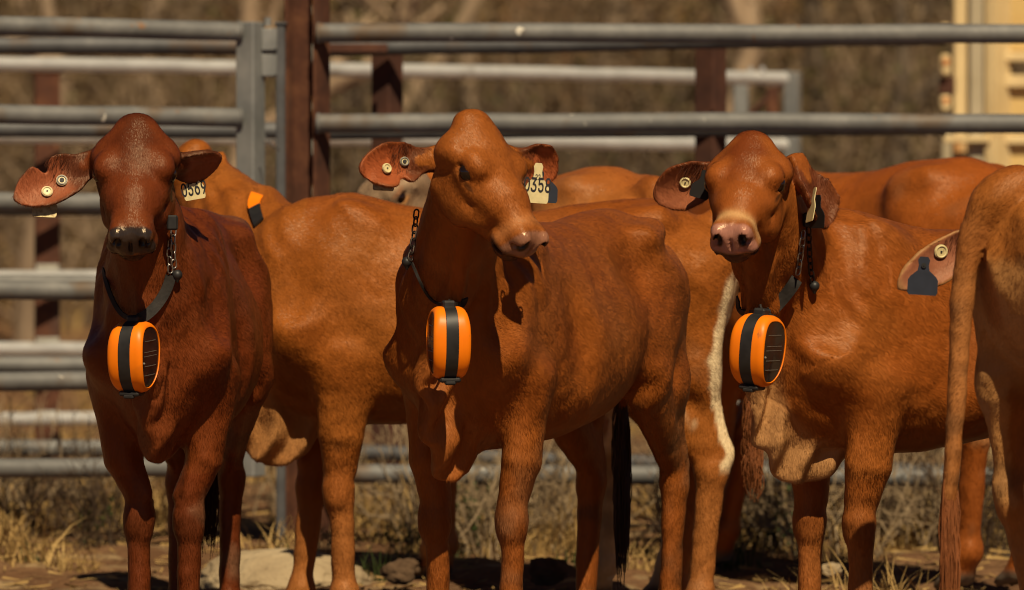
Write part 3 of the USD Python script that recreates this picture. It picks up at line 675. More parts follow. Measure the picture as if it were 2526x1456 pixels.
def column(name, label, px, d, w, h, rot, m, top_py, flange=.010, patches=(), group=None, kind='i'):
    """A steel column: 'i' an H section turned by rot, 'box' a square tube."""
    b = at(px, 1340, d); b[2] = -.25
    root = thing(name, label, 'post', (b[0], b[1], 0), rot, group)
    top = at(px, top_py, d)[2]; L = top + .25; zc = top / 2 - .125
    if kind == 'i':
        for s in (-1, 1): obj('flange', box((s * w / 2, 0, zc), (flange, h, L), ch=.002), m, root)
        obj('web', box((0, 0, zc), (w - flange, .008, L)), m, root)
    else:
        obj('tube', box((0, 0, zc), (w, h, L), ch=.004), m, root)
        obj('cap_plate', box((0, 0, top + .004), (w + .012, h + .012, .008), ch=.002), m, root)
    return root, b

# front line: gate on the left, rusty column, long panel on the right
DF = 18.0
gate = thing('yard_gate', 'grey galvanised six-rail yard gate at the left behind the dark red cow', 'gate', (0, 0, 0))
for yl, yr in ((64, 78), (281, 291), (496, 505), (715, 720), (941, 938), (1156, 1152)):
    obj('rail', old_rail(at(-260, yl - (yr - yl) * .4, 17.55), at(592, yr, 17.98), .0305, 22), M_GAL, gate, smooth=40)
a, b_ = at(618, 55, DF), at(618, 1176, DF)
obj('end_post', box(((a + b_) / 2)[:3], (.066, .075, a[2] - b_[2]), rz(-.5), ch=.004), M_SHS, gate)
for py in (66, 130):
    c = at(662, py + 32, DF); obj('hinge_lug', box(c, (.045, .02, .07), ch=.003), M_SHS, gate)
    obj('hinge_pin', cyl(at(676, py + 55, DF), at(676, py + 5, DF), .011, 12), M_SHS, gate, smooth=40)
obj('latch_bolt', cyl(at(660, 64, DF), at(660, 44, DF), .012, 10), M_SHS, gate, smooth=40)
tie = thing('wire_tie', 'thin loop of tie wire on the gate post below the second rail', 'wire')
obj('wire', tube([at(652, 335, 17.9), at(672, 362, 17.88), at(690, 372, 17.93), at(676, 345, 17.9), at(652, 352, 17.92)], .0022, 6), M_DULL_SHADED, tie, smooth=True)

gp, gb = column('gate_post', 'slim grey hanging post between the gate and the tall rusty column', 693, 18.02, .030, .05, 0, M_DULL_SHADED, 62, kind='box')
big, bb = column('rusty_column', 'tall rusty red steel column with weld patches, rising out of the picture top', 758, 18.05, .10, .105, -.42, M_RUST, -160, flange=.011)
# weld patches where each rail of the right panel meets the column's right flange
fl = np.array([.05 - .0056, -.02, 0])
for py in (82, 305, 527, 749):
    z = at(760, py, DF)[2]
    for dz, s in ((.062, 1), (-.072, 1.1)):
        ang = np.linspace(0, 2 * np.pi, 14, endpoint=False); rr = .036 * s * (1 + .18 * np.sin(ang * 3 + py))
        poly = np.stack([np.cos(ang) * rr * .9, np.sin(ang) * rr * 1.15], 1)
        prism = trimesh.creation.extrude_polygon(__import__('shapely').Polygon(poly), .003)
        Rm = np.array([[0, 0, -1.0], [1, 0, 0], [0, 1, 0]])
        pr = moved(prism, (fl[0], -.022, z + dz), Rm); pr.vertices[:, 1] = np.clip(pr.vertices[:, 1], -.050, .012)
        obj('weld_patch', pr, M_PATCH, big)
        if dz > 0:
            prism = trimesh.creation.extrude_polygon(__import__('shapely').Polygon(poly * 1.28), .0015)
            pr = moved(prism, (fl[0], -.022, z + dz), Rm); pr.vertices[:, 1] = np.clip(pr.vertices[:, 1], -.0505, .014)
            obj('rust_bloom', pr, M_PATCH_R, big)

panel = thing('yard_fence', 'long grey six-rail panel running right from the tall rusty column', 'fence panel', (0, 0, 0))
for yl, yr in ((82, 84), (305, 306), (527, 527), (749, 748), (960, 958), (1168, 1180)):
    obj('rail', old_rail(at(782, yl, DF - .02), at(2860, yr, 17.8), .0305, 22), M_GAL, panel, smooth=40)

# second line: shade painted into its darker rails, a lane's width behind
D2 = 19.6
p2 = thing('lane_fence', 'six-rail panel with shade painted into its upper rails, just behind the grey gate at the left', 'fence panel')
for py in (113, 320, 512, 703, 901, 1106): obj('rail', old_rail(at(-260, py - 2, D2 - .1), at(700, py + 2, D2), .030, 20), M_DULL_SHADED if py < 600 else M_GAL, p2, smooth=40)  # upper rails take the tone with shade painted in
p3 = thing('lane_fence', 'steel panel with shade painted into its rails, mostly hidden behind the top rails of the long panel', 'fence panel')
for py, q in ((121, 92), (326, 314), (521, 517), (716, 718), (906, 905), (1112, 1165)): obj('rail', old_rail(at(800, py, D2), at(2330, q, D2 - .3), .028, 20), M_DULL_SHADED, p3, smooth=40)
column('lane_post', 'rusty brown post behind the center cow, under the second rail line', 955, D2 + .09, .078, .085, -.62, M_RUST_D, 124, kind='box')
column('lane_post', 'rusty brown post left of the pale-muzzled cow, near the end of the far rails', 1752, D2 + .09, .078, .085, -.62, M_RUST_D, 116, kind='box')
st = thing('strut_beam', 'short tan steel strut under the top rail beside the rusty column', 'beam')
obj('beam', box((at(880, 120, D2 - .12)), (.21, .05, .030), ch=.003), M_RUST_D, st)

# third line: galvanised with sunlight painted into its tone, further back and turned away to the right
p4 = thing('far_fence', 'silvery fence rails furthest back with sunlight painted in, ending in a square frame', 'fence panel')
for yl, yr in ((158, 194), (338, 358), (520, 524), (690, 683), (866, 850), (1044, 1010)):
    obj('rail', old_rail(at(-260, yl - 4, 21.6), at(1942, yr, 24.0), .0285, 20), M_GAL_SUNLIT, p4, smooth=40)
a, b_ = at(1954, 178, 24.0), at(1954, 1040, 24.0)
obj('end_post', box((a + b_) / 2, (.062, .07, a[2] - b_[2]), rz(-.3), ch=.004), M_SHS, p4)
for px in (1850, 1880): obj('bolt', cat([cyl(at(px, 182, 23.9), at(px, 164, 23.9), .009, 10), cyl(at(px, 176, 23.9), at(px, 168, 23.9), .014, 6)]), M_GAL_SUNLIT, p4)
g2 = thing('latch_post', 'stubby grey post with rusty latch plate hanging by the end of the far rails', 'post')
obj('post', box(at(1826, 620, 24.3) , (.062, .06, 1.45), ch=.004), M_SHS, g2)
obj('latch_plate', box(at(1905, 250, 24.2), (.05, .02, .12), ch=.003), M_RUST, g2)
obj('latch_bar', cyl(at(1830, 300, 24.2), at(1925, 212, 24.2), .012, 10), M_RUST_D, g2, smooth=40)
for px, d, lab in ((117, 22.4, 'rusty brown post under the far rails at the left, behind the dark red cow'),):
    r, b0 = column('far_post', lab, px, d, .098, .10, .12, M_RUST, 182, kind='box')
    for py in (505, 685, 865, 1045):
        z = at(px, py - 16, d)[2]; obj('weld_patch', box((0, -.052, z), (.09, .005, .055), ch=.002), M_PATCH, r)
column('far_post', 'thin rusty post low behind the legs of the center cow', 962, 22.9, .05, .05, .2, M_RUST, 150, kind='box')
# ---------------------------------------------------------------- collars and ear tags
import shapely
M_ORANGE = mat('orange_plastic', [(.3, (.80, .175, .002)), (.7, (.88, .205, .003))], 14, 3, .42, 0, .3, .05, 200, .002, extra=[(38, .68, .80, (.30, .11, .03), (1, 1, .5)), (9, .62, .78, (.55, .14, .01), (1, 1, 1))])
M_BLACK = flat('black_plastic', (.016, .015, .015), .5, .4, var=.3)
M_STRAP = flat('black_strap_webbing', (.018, .015, .013), .7, .3, var=.4, bump=.3)
M_SOLAR = flat('solar_cell', (.010, .009, .010), .12, .7, var=.4)
M_LINE = flat('solar_line', (.16, .14, .12), .3, .5)
M_CHAIN = flat('steel_chain', (.30, .28, .26), .35, .5, metallic=.8, var=.4, scale=90)
M_CHAIN_D = flat('dark_chain', (.05, .035, .028), .5, .4, metallic=.6, var=.4, scale=90)
M_TAG = flat('cream_tag_plastic', (.60, .50, .26), .45, .4, var=.10, scale=60)
M_TAG_D = mat('muddy_tag_plastic', [(.40, (.62, .51, .26)), (.56, (.52, .40, .19)), (.70, (.22, .14, .06))], 70, 4, .55)
M_TAG_SHADE = flat('black_tag_ear_shade', (.012, .010, .010), .5, .3, var=.15)  # one real black tag, and the plate that paints shade in an ear
M_TAG_B = flat('dark_blue_tag_plastic', (.020, .024, .038), .45, .4, var=.15)
M_INK = flat('tag_ink', (.02, .018, .02), .6, .3)

def frame(x, z):
    """Columns x, y, z; x kept, z made square to it."""
    x = unit(x); z = np.asarray(z, float); z = unit(z - x * (z @ x)); return np.stack([x, np.cross(z, x), z], 1)

def outline(s=1.0, n=56):
    t = np.linspace(0, 2 * np.pi, n, endpoint=False); c, q = np.cos(t), np.sin(t)
    z = np.sign(q) * np.abs(q) ** .86 * .085; x = np.sign(c) * np.abs(c) ** .80 * .068 * (1 + .13 * q - .06 * (q < -.6) * (-.6 - q))
    return np.stack([x, z], 1) * s

def shell(ys, ss):
    n = 56; V = []; Fc = []
    for y, s in zip(ys, ss):
        o = outline(s); V.append(np.stack([o[:, 0], np.full(n, y), o[:, 1]], 1))
    V = np.vstack(V + [[[0, ys[0], 0]], [[0, ys[-1], 0]]]); m = len(ys)
    V[:, 1] *= 1 - np.where(np.abs(V[:, 1]) > .02, .22, .06) * np.abs(V[:, 2] / .085) ** 3
    for k in range(m - 1):
        for i in range(n):
            j = (i + 1) % n; Fc += [(k * n + i, k * n + j, (k + 1) * n + j), (k * n + i, (k + 1) * n + j, (k + 1) * n + i)]
    for i in range(n):
        j = (i + 1) % n; Fc += [(m * n, j, i), (m * n + 1, (m - 1) * n + i, (m - 1) * n + j)]
    t = trimesh.Trimesh(V, Fc, process=False)
    if t.volume < 0: t.invert()
    return t

def ribbon(pts, width, thick, normals):
    """A flat strap through points; normals face away from the skin."""
    P = np.asarray(pts, float); k = np.linspace(0, 1, len(P)); kk = np.linspace(0, 1, 30)
    P = CubicSpline(k, P)(kk); Nn = CubicSpline(k, np.asarray(normals, float))(kk); V = []; Fc = []
    T = np.gradient(P, axis=0)
    for p, t, n in zip(P, T, Nn):
        t = unit(t); n = unit(n - t * (n @ t)); b = np.cross(t, n)
        V += [p + b * width / 2 + n * thick / 2, p - b * width / 2 + n * thick / 2, p - b * width / 2 - n * thick / 2, p + b * width / 2 - n * thick / 2]
    for i in range(len(P) - 1):
        for q in range(4):
            r = (q + 1) % 4; Fc += [(i * 4 + q, i * 4 + 4 + q, i * 4 + 4 + r), (i * 4 + q, i * 4 + 4 + r, i * 4 + r)]
    e = (len(P) - 1) * 4; Fc += [(0, 1, 2), (0, 2, 3), (e, e + 2, e + 1), (e, e + 3, e + 2)]
    m = trimesh.Trimesh(V, Fc, process=True); m.fix_normals(); return m

def link(L, w, r):
    a = np.linspace(0, 2 * np.pi, 18, endpoint=False); s = (L - w) / 2
    p = np.stack([np.cos(a) * w / 2, np.zeros(18), np.sin(a) * w / 2 + np.where(np.sin(a) > 0, s, -s)], 1)
    return tube(np.vstack([p, p[:1]]), r, 6, caps=False)

def chain(pts, parent, m, L=.023, w=.014, r=.0021):
    P = np.asarray(pts, float); k = np.linspace(0, 1, len(P)); cs = CubicSpline(k, P) if len(P) > 2 else (lambda t: P[0] + np.asarray(t)[..., None] * (P[1] - P[0]))
    d = cs(np.linspace(0, 1, 300)); s = np.r_[0, np.cumsum(np.linalg.norm(np.diff(d, axis=0), axis=1))]
    n = max(2, int(s[-1] / (L * .74)))
    for i in range(n):
        t = (i + .5) / n * s[-1]; p = np.array([np.interp(t, s, d[:, q]) for q in range(3)]); q2 = np.array([np.interp(min(t + .004, s[-1]), s, d[:, q]) for q in range(3)]); q1 = np.array([np.interp(max(t - .004, 0), s, d[:, q]) for q in range(3)])
        z = unit(q2 - q1); R0 = frame(z, [.3, -1, .2]); a = math.radians(20 + 90 * (i % 2)); x = R0[:, 1] * math.cos(a) + R0[:, 2] * math.sin(a)
        obj('chain_link', moved(link(L, w, r), p, np.stack([x, np.cross(z, x), z], 1)), m, parent, smooth=True)

def device(root, c, front, up, lean=0):
    """The tracker: an upright puck, its rim (orange - black - orange) towards 'front', a solar face on each side."""
    Fx = frame(up, front); R = np.stack([Fx[:, 2], np.cross(Fx[:, 0], Fx[:, 2]), Fx[:, 0]], 1)
    for s in (-1, 1):
        ys = [.0150, .030, .038, .0430, .0445, .0445, .0415]; ss = [1.0, 1.0, .975, .93, .885, .86, .85]
        m = shell([s * y for y in ys], ss); o = obj('housing', moved(m, c, R), M_ORANGE, root, smooth=35)
        m = shell([s * .0405, s * .0422], [.845, .845]); f = obj('solar_face', moved(m, c, R), M_SOLAR, root, smooth=35)
        for z in (-.042, -.020, .004, .014, .040):
            obj('cell_line', moved(box((0, s * (.0424 - .0093 * abs(z / .085) ** 3), z), (.085 - abs(z) * .4, .0006, .0012)), c, R), M_LINE, f)
        obj('status_lamp', moved(trimesh.creation.icosphere(1, .0032), c + R @ np.array([.045, s * .043, -.012]), R), M_LINE, f)
    obj('rim_band', moved(shell([-.0150, -.0140, .0140, .0150], [1.005, 1.02, 1.02, 1.005]), c, R), M_BLACK, root, smooth=35)
    obj('base_block', moved(cat([box((.01, 0, -.087), (.050, .050, .012), ch=.004), box((.026, 0, -.0935), (.020, .026, .010), ch=.003)]), c, R), M_BLACK, root)
    obj('strap_lug', moved(box((0, 0, .090), (.034, .030, .018), ch=.004), c, R), M_BLACK, root)

TAG_POLY = [(-.010, .0), (-.012, .012), (-.008, .020), (.008, .020), (.012, .012), (.010, .0), (.012, -.012), (.026, -.026), (.030, -.034), (.030, -.062), (.027, -.068), (-.027, -.068), (-.030, -.062), (-.030, -.034), (-.026, -.026), (-.012, -.012)]
def tag_plate(scale=1.0, sx=1.0):
    g = shapely.Polygon([(x * scale * sx, y * scale) for x, y in TAG_POLY]).buffer(-.002).buffer(.002)
    return trimesh.creation.extrude_polygon(g, .0018)

def ear_tag(label, c, right, down, m, lines=(), stud=None, scale=1.0, stud_mat=None, plate=True, sx=1.0):
    """A flag tag: c its stud, 'right' and 'down' directions of the plate as read. lines: (text, height, offset below the stud)."""
    root = thing('ear_tag', label, 'ear tag')
    R = np.stack([unit(right), -unit(np.asarray(down) - unit(right) * (np.asarray(down) @ unit(right))), np.cross(unit(right), -unit(np.asarray(down) - unit(right) * (np.asarray(down) @ unit(right))))], 1)
    if plate: obj('tag_plate', moved(tag_plate(scale, sx), c, R), m, root)
    for text, h, off in lines:
        t = meshkit.text_mesh(text, h, .0006, bold=True); t.vertices[:, 0] *= .58; t.vertices[:, 0] -= t.bounds[:, 0].mean(); t.apply_translation([0, -off - h / 2, .0019])
        obj('printed_number', moved(t, c, R), M_INK, root)
    if stud:
        a = moved(cyl((0, 0, .0018), (0, 0, .0055), stud, 24), c, R); obj('stud', a, stud_mat or m, root, smooth=40)
        obj('stud_pin', moved(cyl((0, 0, .0055), (0, 0, .0075), stud * .2, 10), c, R), M_INK, root, smooth=40)
    return root

def button(label, c, n, r, m, ring=None):
    root = thing('ear_button', label, 'ear button'); n = unit(n)
    obj('disc', cyl(c, c + n * .004, r, 24), m, root, smooth=40)
    obj('rim', moved(tube([(math.cos(t) * r * .8, math.sin(t) * r * .8, 0) for t in np.linspace(0, 2 * np.pi, 25)], .0022, 6, caps=False), c + n * .0042, frame(np.cross(n, [.1, .2, 1.0]), n)), ring or m, root, smooth=True)
    obj('pin', cyl(c + n * .003, c + n * .0062, r * (.14 if ring is None else .42), 12), M_INK, root, smooth=40)
    return root
# ---------------------------------------------------------------- the herd
HERD = 'red heifers standing in the yard'
RED = dict(socket=(.022, .008, .004), socketw=.75, base=(.1396, .0286, .0063), dark=(.0838, .0159, .0040), light=(.1874, .0467, .0106), top=(.0917, .0174, .0046), topw=.5, leg=(.0997, .0218, .0059), knee=(.0556, .0162, .0063), dewlap=(.1594, .0392, .0106),
           muzzle=(.030, .021, .018), lip=(.025, .014, .010), ear_in=(.2782, .0763, .0313), ear_hair=(.0788, .0216, .0094), ear_rim=(.0788, .0269, .0126), head=(.1196, .0249, .0063), blaze=(.0678, .0136, .0040), ringw=.25, rearw=.2)
TAN = dict(base=(.2845, .0810, .0118), dark=(.2276, .0544, .0070), light=(.3263, .1095, .0214), top=(.2276, .0517, .0070), topw=.5, leg=(.3566, .1393, .0401), dewlap=(.4110, .2035, .0735), muzzle=(.30, .15, .10), lip=(.06, .03, .02),
           ear_in=(.3320, .1055, .0467), ear_hair=(.1107, .0301, .0121), ear_rim=(.1344, .0414, .0167), rear=(.78, .60, .36), rearw=1.0)
CHEST = dict(base=(.2569, .0709, .0113), dark=(.1936, .0452, .0067), light=(.3083, .0964, .0188), top=(.2371, .0603, .0093), topw=.3, leg=(.2292, .0641, .0127), knee=(.1265, .0338, .0080), dewlap=(.2924, .0904, .0201),
             muzzle=(.24, .105, .06), lip=(.05, .024, .014), ear_in=(.3320, .0791, .0254), ear_hair=(.0790, .0196, .0080), ear_rim=(.1265, .0338, .0133), head=(.2648, .0738, .0121), ring=(.40, .155, .05), ringw=.6, rear=(.5, .26, .11), rearw=.5)
WHITE_M = dict(CHEST, base=(.2648, .0693, .0100), head=(.2450, .0634, .0108), blaze=(.1225, .0234, .0053), muzzle=(.34, .15, .105), ring=(.56, .33, .14), ringw=.7, lip=(.07, .035, .022), dewlap=(.4584, .2488, .1002), leg=(.3162, .1130, .0301), legw=.5, ear_in=(.2845, .0904, .0401), ear_hair=(.1107, .0301, .0133), light=(.3241, .1071, .0213))
REAR = dict(TAN,  switch_mat='/World/Looks/tan_tail_hair', base=(.3004, .1017, .0201), tail=(.3162, .1130, .0301), rear=(.50, .27, .10), rearw=.55, legw=.8, leg=(.3794, .1734, .0601))
GREY = dict(TAN, hind_only=True, base=(.3320, .1130, .0241), head=(.2371, .1809, .1202), muzzle=(.05, .04, .035), leg=(.4900, .3543, .1870), legw=1.0, light=(.3952, .1734, .0535), switch_mat='/World/Looks/black_tail_hair', tail=(.0237, .0136, .0080))
BACK = dict(CHEST, base=(.2687, .0663, .0093), top=(.2529, .0603, .0080), light=(.3162, .0904, .0147))

E = lambda base, tip, face, w, **k: dict(base=base, tip=tip, face=face, w=w, **k)

# 1: dark red heifer facing the camera at the left
c1 = cow('dark red heifer at the left facing the camera, black muzzle, tracker collar', HERD, (-.835, 14.33), 3, 1.0,
         poll_for(at(322, 604, 13.42), (.0, -.70, -.71), (.405, 0, -.07), 1.08), (.0, -.70, -.71), 0, 1.08,
         [E(at(238, 398, 13.66), at(30, 500, 13.60), (.15, -1, .25), .058, cup=.35, droop=-.10, notch=(.55, .030, -1), hair=380),
          E(at(405, 404, 13.66), at(552, 402, 13.70), (.12, -.75, -.7), .050, cup=.35, droop=.10)],
         RED, legs=dict(fl=(0, -.025, 0), fr=(.01, .035, 0), hl=(0, -.02, 0), hr=(.05, .03, 0)), dewlap=.75, seed=1, eye_r=1.14, hairs=190000, girth=.82, rump=.88, hips=.9, foot=.088, brisket=(.56, .52))
# 2: tan heifer standing side on behind
c2 = cow('tan orange heifer side on behind the dark red one, head turned away, orange neck strap', HERD, (-.05, 15.27), 90, 1.03,
         at(470, 352, 15.75), (-.62, .45, -.62), 0, 1.0, [E(at(540, 410, 15.68), at(575, 500, 15.60), (.2, -1, 0), .05, cup=.3)],
         dict(TAN, switch_mat='/World/Looks/tan_tail_hair'), legs=dict(fr=(.10, 0, .02), fl=(-.02, 0, 0), hl=(.0, 0, 0), hr=(.06, 0, 0)), dewlap=1.5, seed=2, hairs=190000, fine=.006, coarse=.010, tail=[(-.585, 0, .985), (-.645, 0, .93), (-.665, .02, .80), (-.672, .03, .60), (-.675, .03, .46)], switch=.14, brisket=(.62, .50))
# 3: chestnut heifer in the middle, head turned to the right
c3 = cow('chestnut heifer in the middle, head turned to the right, tag 0358 in its ear', HERD, (.077, 14.21), 25, 1.0,
         poll_for(at(1306, 612, 13.28), (.46, -.44, -.77), (.405, 0, -.07), 1.04, .82), (.46, -.44, -.77), 0, 1.04,
         [E(at(1055, 395, 13.52), at(878, 425, 13.42), (.05, -1, .12), .056, cup=.35, droop=-.06, notch=(.45, .018, 1), hair=380),
          E(at(1265, 395, 13.52), at(1372, 425, 13.56), (-.1, -1, .0), .060, cup=.45, droop=-.05, hair=160)],
         dict(CHEST, switch_mat='/World/Looks/black_tail_hair'), tail=[(-.575, 0, .985), (-.64, -.01, .93), (-.665, -.03, .80), (-.67, -.06, .62), (-.67, -.08, .50)], switch=.36, bush=.55, legs=dict(fl=(.0, 0, 0), fr=(-.02, 0, 0), hl=(-.03, 0, 0), hr=(.06, 0, 0)), dewlap=1.0, seed=3, eye_r=1.14, hairs=200000, hx=.82, girth=.86, rump=.92, neck_r=1.05)
# 4: heifer at the right with a cream ring round its muzzle
c4 = cow('orange heifer at the right with cream ringed pink muzzle, drooping ears and tracker collar', HERD, (1.137, 14.05), 60, .982,
         poll_for(at(1803, 598, 13.25), (-.19, -.79, -.58), (.405, 0, -.07), 1.04), (-.19, -.79, -.58), 0, 1.04,
         [E(at(1786, 420, 13.59), at(1612, 490, 13.63), (.3, -1, .1), .056, cup=.4, droop=-.06, hair=380),
          E(at(1965, 415, 13.57), at(2032, 570, 13.55), (.75, -.7, .1), .056, cup=.6, droop=-.08, incol=(.12, .032, .012), hair=420)],  # inside colour darkened for its dark hair and for painted shade
         WHITE_M, legs=dict(fl=(0, 0, 0), fr=(.02, 0, 0)), dewlap=1.15, seed=4, eye_r=1.14, hairs=200000, brisket=(.565, .51), switch=False, girth=.95)
# 5: the nearest one, its rump and tail at the right edge
c5 = cow('tan heifer nearest the camera at the right edge, showing its rump and hanging tail', HERD, (1.66, 12.98), -122, 1.10,
         at(3300, 350, 13.5), (.6, .4, -.7), 0, 1.0, [], REAR, dewlap=.6, seed=5, hairs=110000, fine=.02, coarse=.009,
         tail=[(-.575, 0, .99), (-.63, .02, .955), (-.665, .045, .86), (-.675, .06, .70), (-.68, .07, .52), (-.685, .085, .36)], tail_r=1.15, switch=.34, bush=.45, legs=dict(hl=(.14, .02, 0), hr=(-.02, 0, 0)))
# 6: behind the right-hand heifer
c6 = cow('reddish heifer behind the cream ringed one, only high hips and back showing', HERD, (.99, 16.5), 142, 1.145,
         at(1980, 620, 17.0), (-.5, .5, -.7), 0, 1.0, [], BACK, dewlap=.5, seed=6, hairs=80000, fine=.02, coarse=.012, neck_low=.25, switch=False, legs=dict(fl=(.14, -.06, 0), fr=(.14, .06, 0)))
# 7: grey-faced heifer behind the middle one
c7 = cow('tan backed heifer with a grey face, peering out behind the ear of the middle heifer', HERD, (.03, 16.2), 148, 1.115,
         poll_for(at(990, 487, 15.80), (-.50, -.42, -.76), (.150, .082, -.056), .95), (-.50, -.42, -.76), 0, .95, [E(at(1050, 470, 15.9), at(1130, 500, 15.98), (.1, -1, 0), .04)], GREY, dewlap=.5, seed=7, hairs=60000, fine=.008, coarse=.011,
         tail=[(-.585, 0, .985), (-.645, 0, .93), (-.67, .02, .78), (-.675, .04, .60), (-.675, .05, .46)], switch=False, legs=dict(hl=(0, .0, 0), fl=(0, -.085, 0), fr=(0, .085, 0)))
# 8: hidden by the nearest one but for an ear and a pale leg
c8 = cow('pale legged heifer hidden behind the nearest rump, one tagged pink ear showing', HERD, (2.06, 13.62), 70, 1.0,
         at(2480, 470, 13.15), (.0, -.6, -.8), 0, .95,
         [E(at(2450, 565, 13.18), at(2212, 712, 13.10), (.1, -1, .05), .050, cup=.3, droop=.0, hair=200)],
         dict(TAN, leg=(.6, .46, .27), legw=.9, ear_in=(.27, .10, .055), ear_rim=(.40, .22, .09)), dewlap=.6, seed=8, fine=.006, coarse=.012, switch=False, legs=dict(fl=(0.1, 0, 0)))

# ---------------------------------------------------------------- collars
def on(c, px, py, out=.006, alt=None):
    p, n = hit(c, px, py)
    if p is None: return at(px, py, alt), np.array([0, -1.0, 0])
    return p + n * out, n

def collar(label, c, dev, front, up, strap, strap_w, thin=None, chains=(), ball=None, clip=None, depth=13.6):
    root = thing('tracker_collar', label, 'tracker collar', group='tracker collars')
    device(root, dev, front, up)
    top = dev + unit(up) * .094
    for pts, w in strap:
        q = [on(c, x, y, .008, depth) for x, y in pts]
        P = [top] + [p for p, n in q]; Nn = [unit(np.asarray(front, float))] + [n for p, n in q]
        Nn = [unit(n * .5 + unit(np.asarray(front, float)) * .5) for n in Nn]
        obj('strap', ribbon(P, w, .004, Nn), M_STRAP, root, smooth=40)
    for pts, m in chains: chain([on(c, x, y, .009, depth)[0] for x, y in pts], root, m)
    if ball is not None:
        p, n = on(c, *ball, .014, depth)
        obj('counterweight', moved(cat([trimesh.creation.icosphere(2, .0125), cyl((0, 0, -.004), (0, 0, -.019), .011, 12, .002)]), p), M_BLACK, root, smooth=40)
    if clip is not None:
        p, n = on(c, *clip, .012, depth); obj('clip', box(p, (.026, .018, .036), ch=.004), M_BLACK, root)
    return root
def dev_at(c, px, py, near):
    return at(px, py, near)
k1 = collar('tracker collar with orange puck on the dark red heifer at the left', c1, dev_at(c1, 330, 880, 13.62), (-.30, -1, .06), (0.02, -.06, 1),
            [([(360, 775), (395, 735), (416, 678)], .026), ([(300, 765), (275, 715), (262, 665)], .012)], .026,
            chains=[([(415, 672), (412, 625), (413, 592)], M_CHAIN), ([(424, 660), (420, 610), (420, 560)], M_CHAIN)], ball=(428, 676), clip=(414, 545))
k3 = collar('tracker collar with orange puck on the chestnut heifer in the middle', c3, dev_at(c3, 1106, 845, 13.40), (.16, -1, .03), (0, -.04, 1),
            [([(1075, 740), (1045, 700), (1024, 648)], .006), ([(1128, 752), (1140, 735)], .016)], .012,
            chains=[([(1020, 640), (1021, 580), (1027, 520)], M_CHAIN_D)], ball=(1017, 645))
k4 = collar('tracker collar with visible solar side on the cream ringed heifer', c4, dev_at(c4, 1868, 864, 13.38), (-.52, -1, .05), (.10, -.05, 1),
            [([(1890, 770), (1925, 735), (1960, 684)], .030), ([(1838, 768), (1828, 735)], .016)], .03,
            chains=[([(1962, 672), (1968, 620), (1974, 568)], M_CHAIN), ([(1997, 695), (1993, 630), (1988, 562)], M_CHAIN_D)], ball=(1997, 702), clip=(1984, 545))

# the strap round the tan heifer's neck
ns = thing('neck_strap', 'orange and black strap round the neck of the tan heifer behind', 'neck strap')
def strap_piece(ps, w, m, nm):
    q = [on(c2, x, y, .006, 15.6) for x, y in ps]; obj(nm, ribbon([p for p, n in q], w, .006, [n for p, n in q]), m, ns, smooth=40)
try:
    strap_piece([(632, 484), (630, 492), (628, 503), (630, 514)], .034, M_ORANGE, 'band'); strap_piece([(630, 513), (632, 524), (636, 536), (642, 552)], .032, M_BLACK, 'buckle_strap')
except Exception as e: print('strap', e)

# ---------------------------------------------------------------- ear tags
RT, DN = np.array([1, 0, 0.0]), np.array([0, 0, -1.0])
def spot(c, px, py, out, d): return on(c, px, py, out, d)
p, n = spot(c1, 116, 475, .003, 13.55); button('plain cream button in the outstretched ear of the dark red heifer', p, n, .0135, M_TAG)
p, n = spot(c1, 152, 447, .003, 13.55); button('white ring button with dark center in the outstretched ear of the dark red heifer', p, n, .0135, M_TAG, M_LINE)
ear_tag('muddy cream tag hanging below the outstretched ear of the dark red heifer', at(114, 482, 13.64), (1, 0, -.04), (.02, -.75, -1), M_TAG_D, scale=.98)
ear_tag('cream ear tag reading 0569 on the dark red heifer', at(472, 434, 13.70), (.97, .1, .17), (.17, 0, -1), M_TAG, [('0569', .031, .031)], scale=.85)
p, n = spot(c3, 951, 417, .003, 13.42); button('cream button low in the right ear of the middle heifer', p, n, .0125, M_TAG)
p, n = spot(c3, 996, 400, .003, 13.45); button('pale ring button shaded under hair in the right ear of the middle heifer', p, n, .0115, M_TAG, M_LINE)
ear_tag('muddy cream tag end below the right ear of the middle heifer', at(948, 424, 13.50), (1, 0, -.05), (.02, -.75, -1), M_TAG_D, scale=.84)
ear_tag('cream ear tag reading 22 and 0358 on the middle heifer', at(1327, 425, 13.46), (.92, .15, -.06), (.06, 0, -1), M_TAG, [('22', .013, .012), ('0358', .033, .030)], scale=1.08, sx=.86)
p, n = spot(c3, 1326, 430, .003, 13.58); button('dark blue button beside the 0358 tag', p, n, .0135, M_TAG_B)
ear_tag('dark blue tag half hidden behind the 0358 tag', at(1348, 434, 13.66), (.9, .1, -.05), (.1, 0, -1), M_TAG_B, scale=.95)
p, n = spot(c4, 1690, 450, .003, 13.60); button('cream button in the right ear of the cream ringed heifer', p, n, .0135, M_TAG)
ear_tag('near-black plate painting the ear shade beside the right eye of the cream ringed heifer', at(1736, 436, 13.55), (1, .2, -.3), (-.1, 0, -1), M_TAG_SHADE, scale=.78)  # dark plate stands in for shade inside the ear
ear_tag('cream tag seen edge on under the drooping left ear of the cream ringed heifer', at(2008, 482, 13.49), (.25, -1, .1), (-.22, 0, -1), M_TAG, scale=.95)
ear_tag('black tag hanging at the tip of the drooping left ear of the cream ringed heifer', at(2018, 500, 13.51), (.55, -.8, 0), (-.06, 0, -1), M_TAG_SHADE, scale=.9)
p, n = spot(c8, 2318, 620, .003, 13.1); button('cream button in the lone ear beside the nearest rump', p, n, .0165, M_TAG)
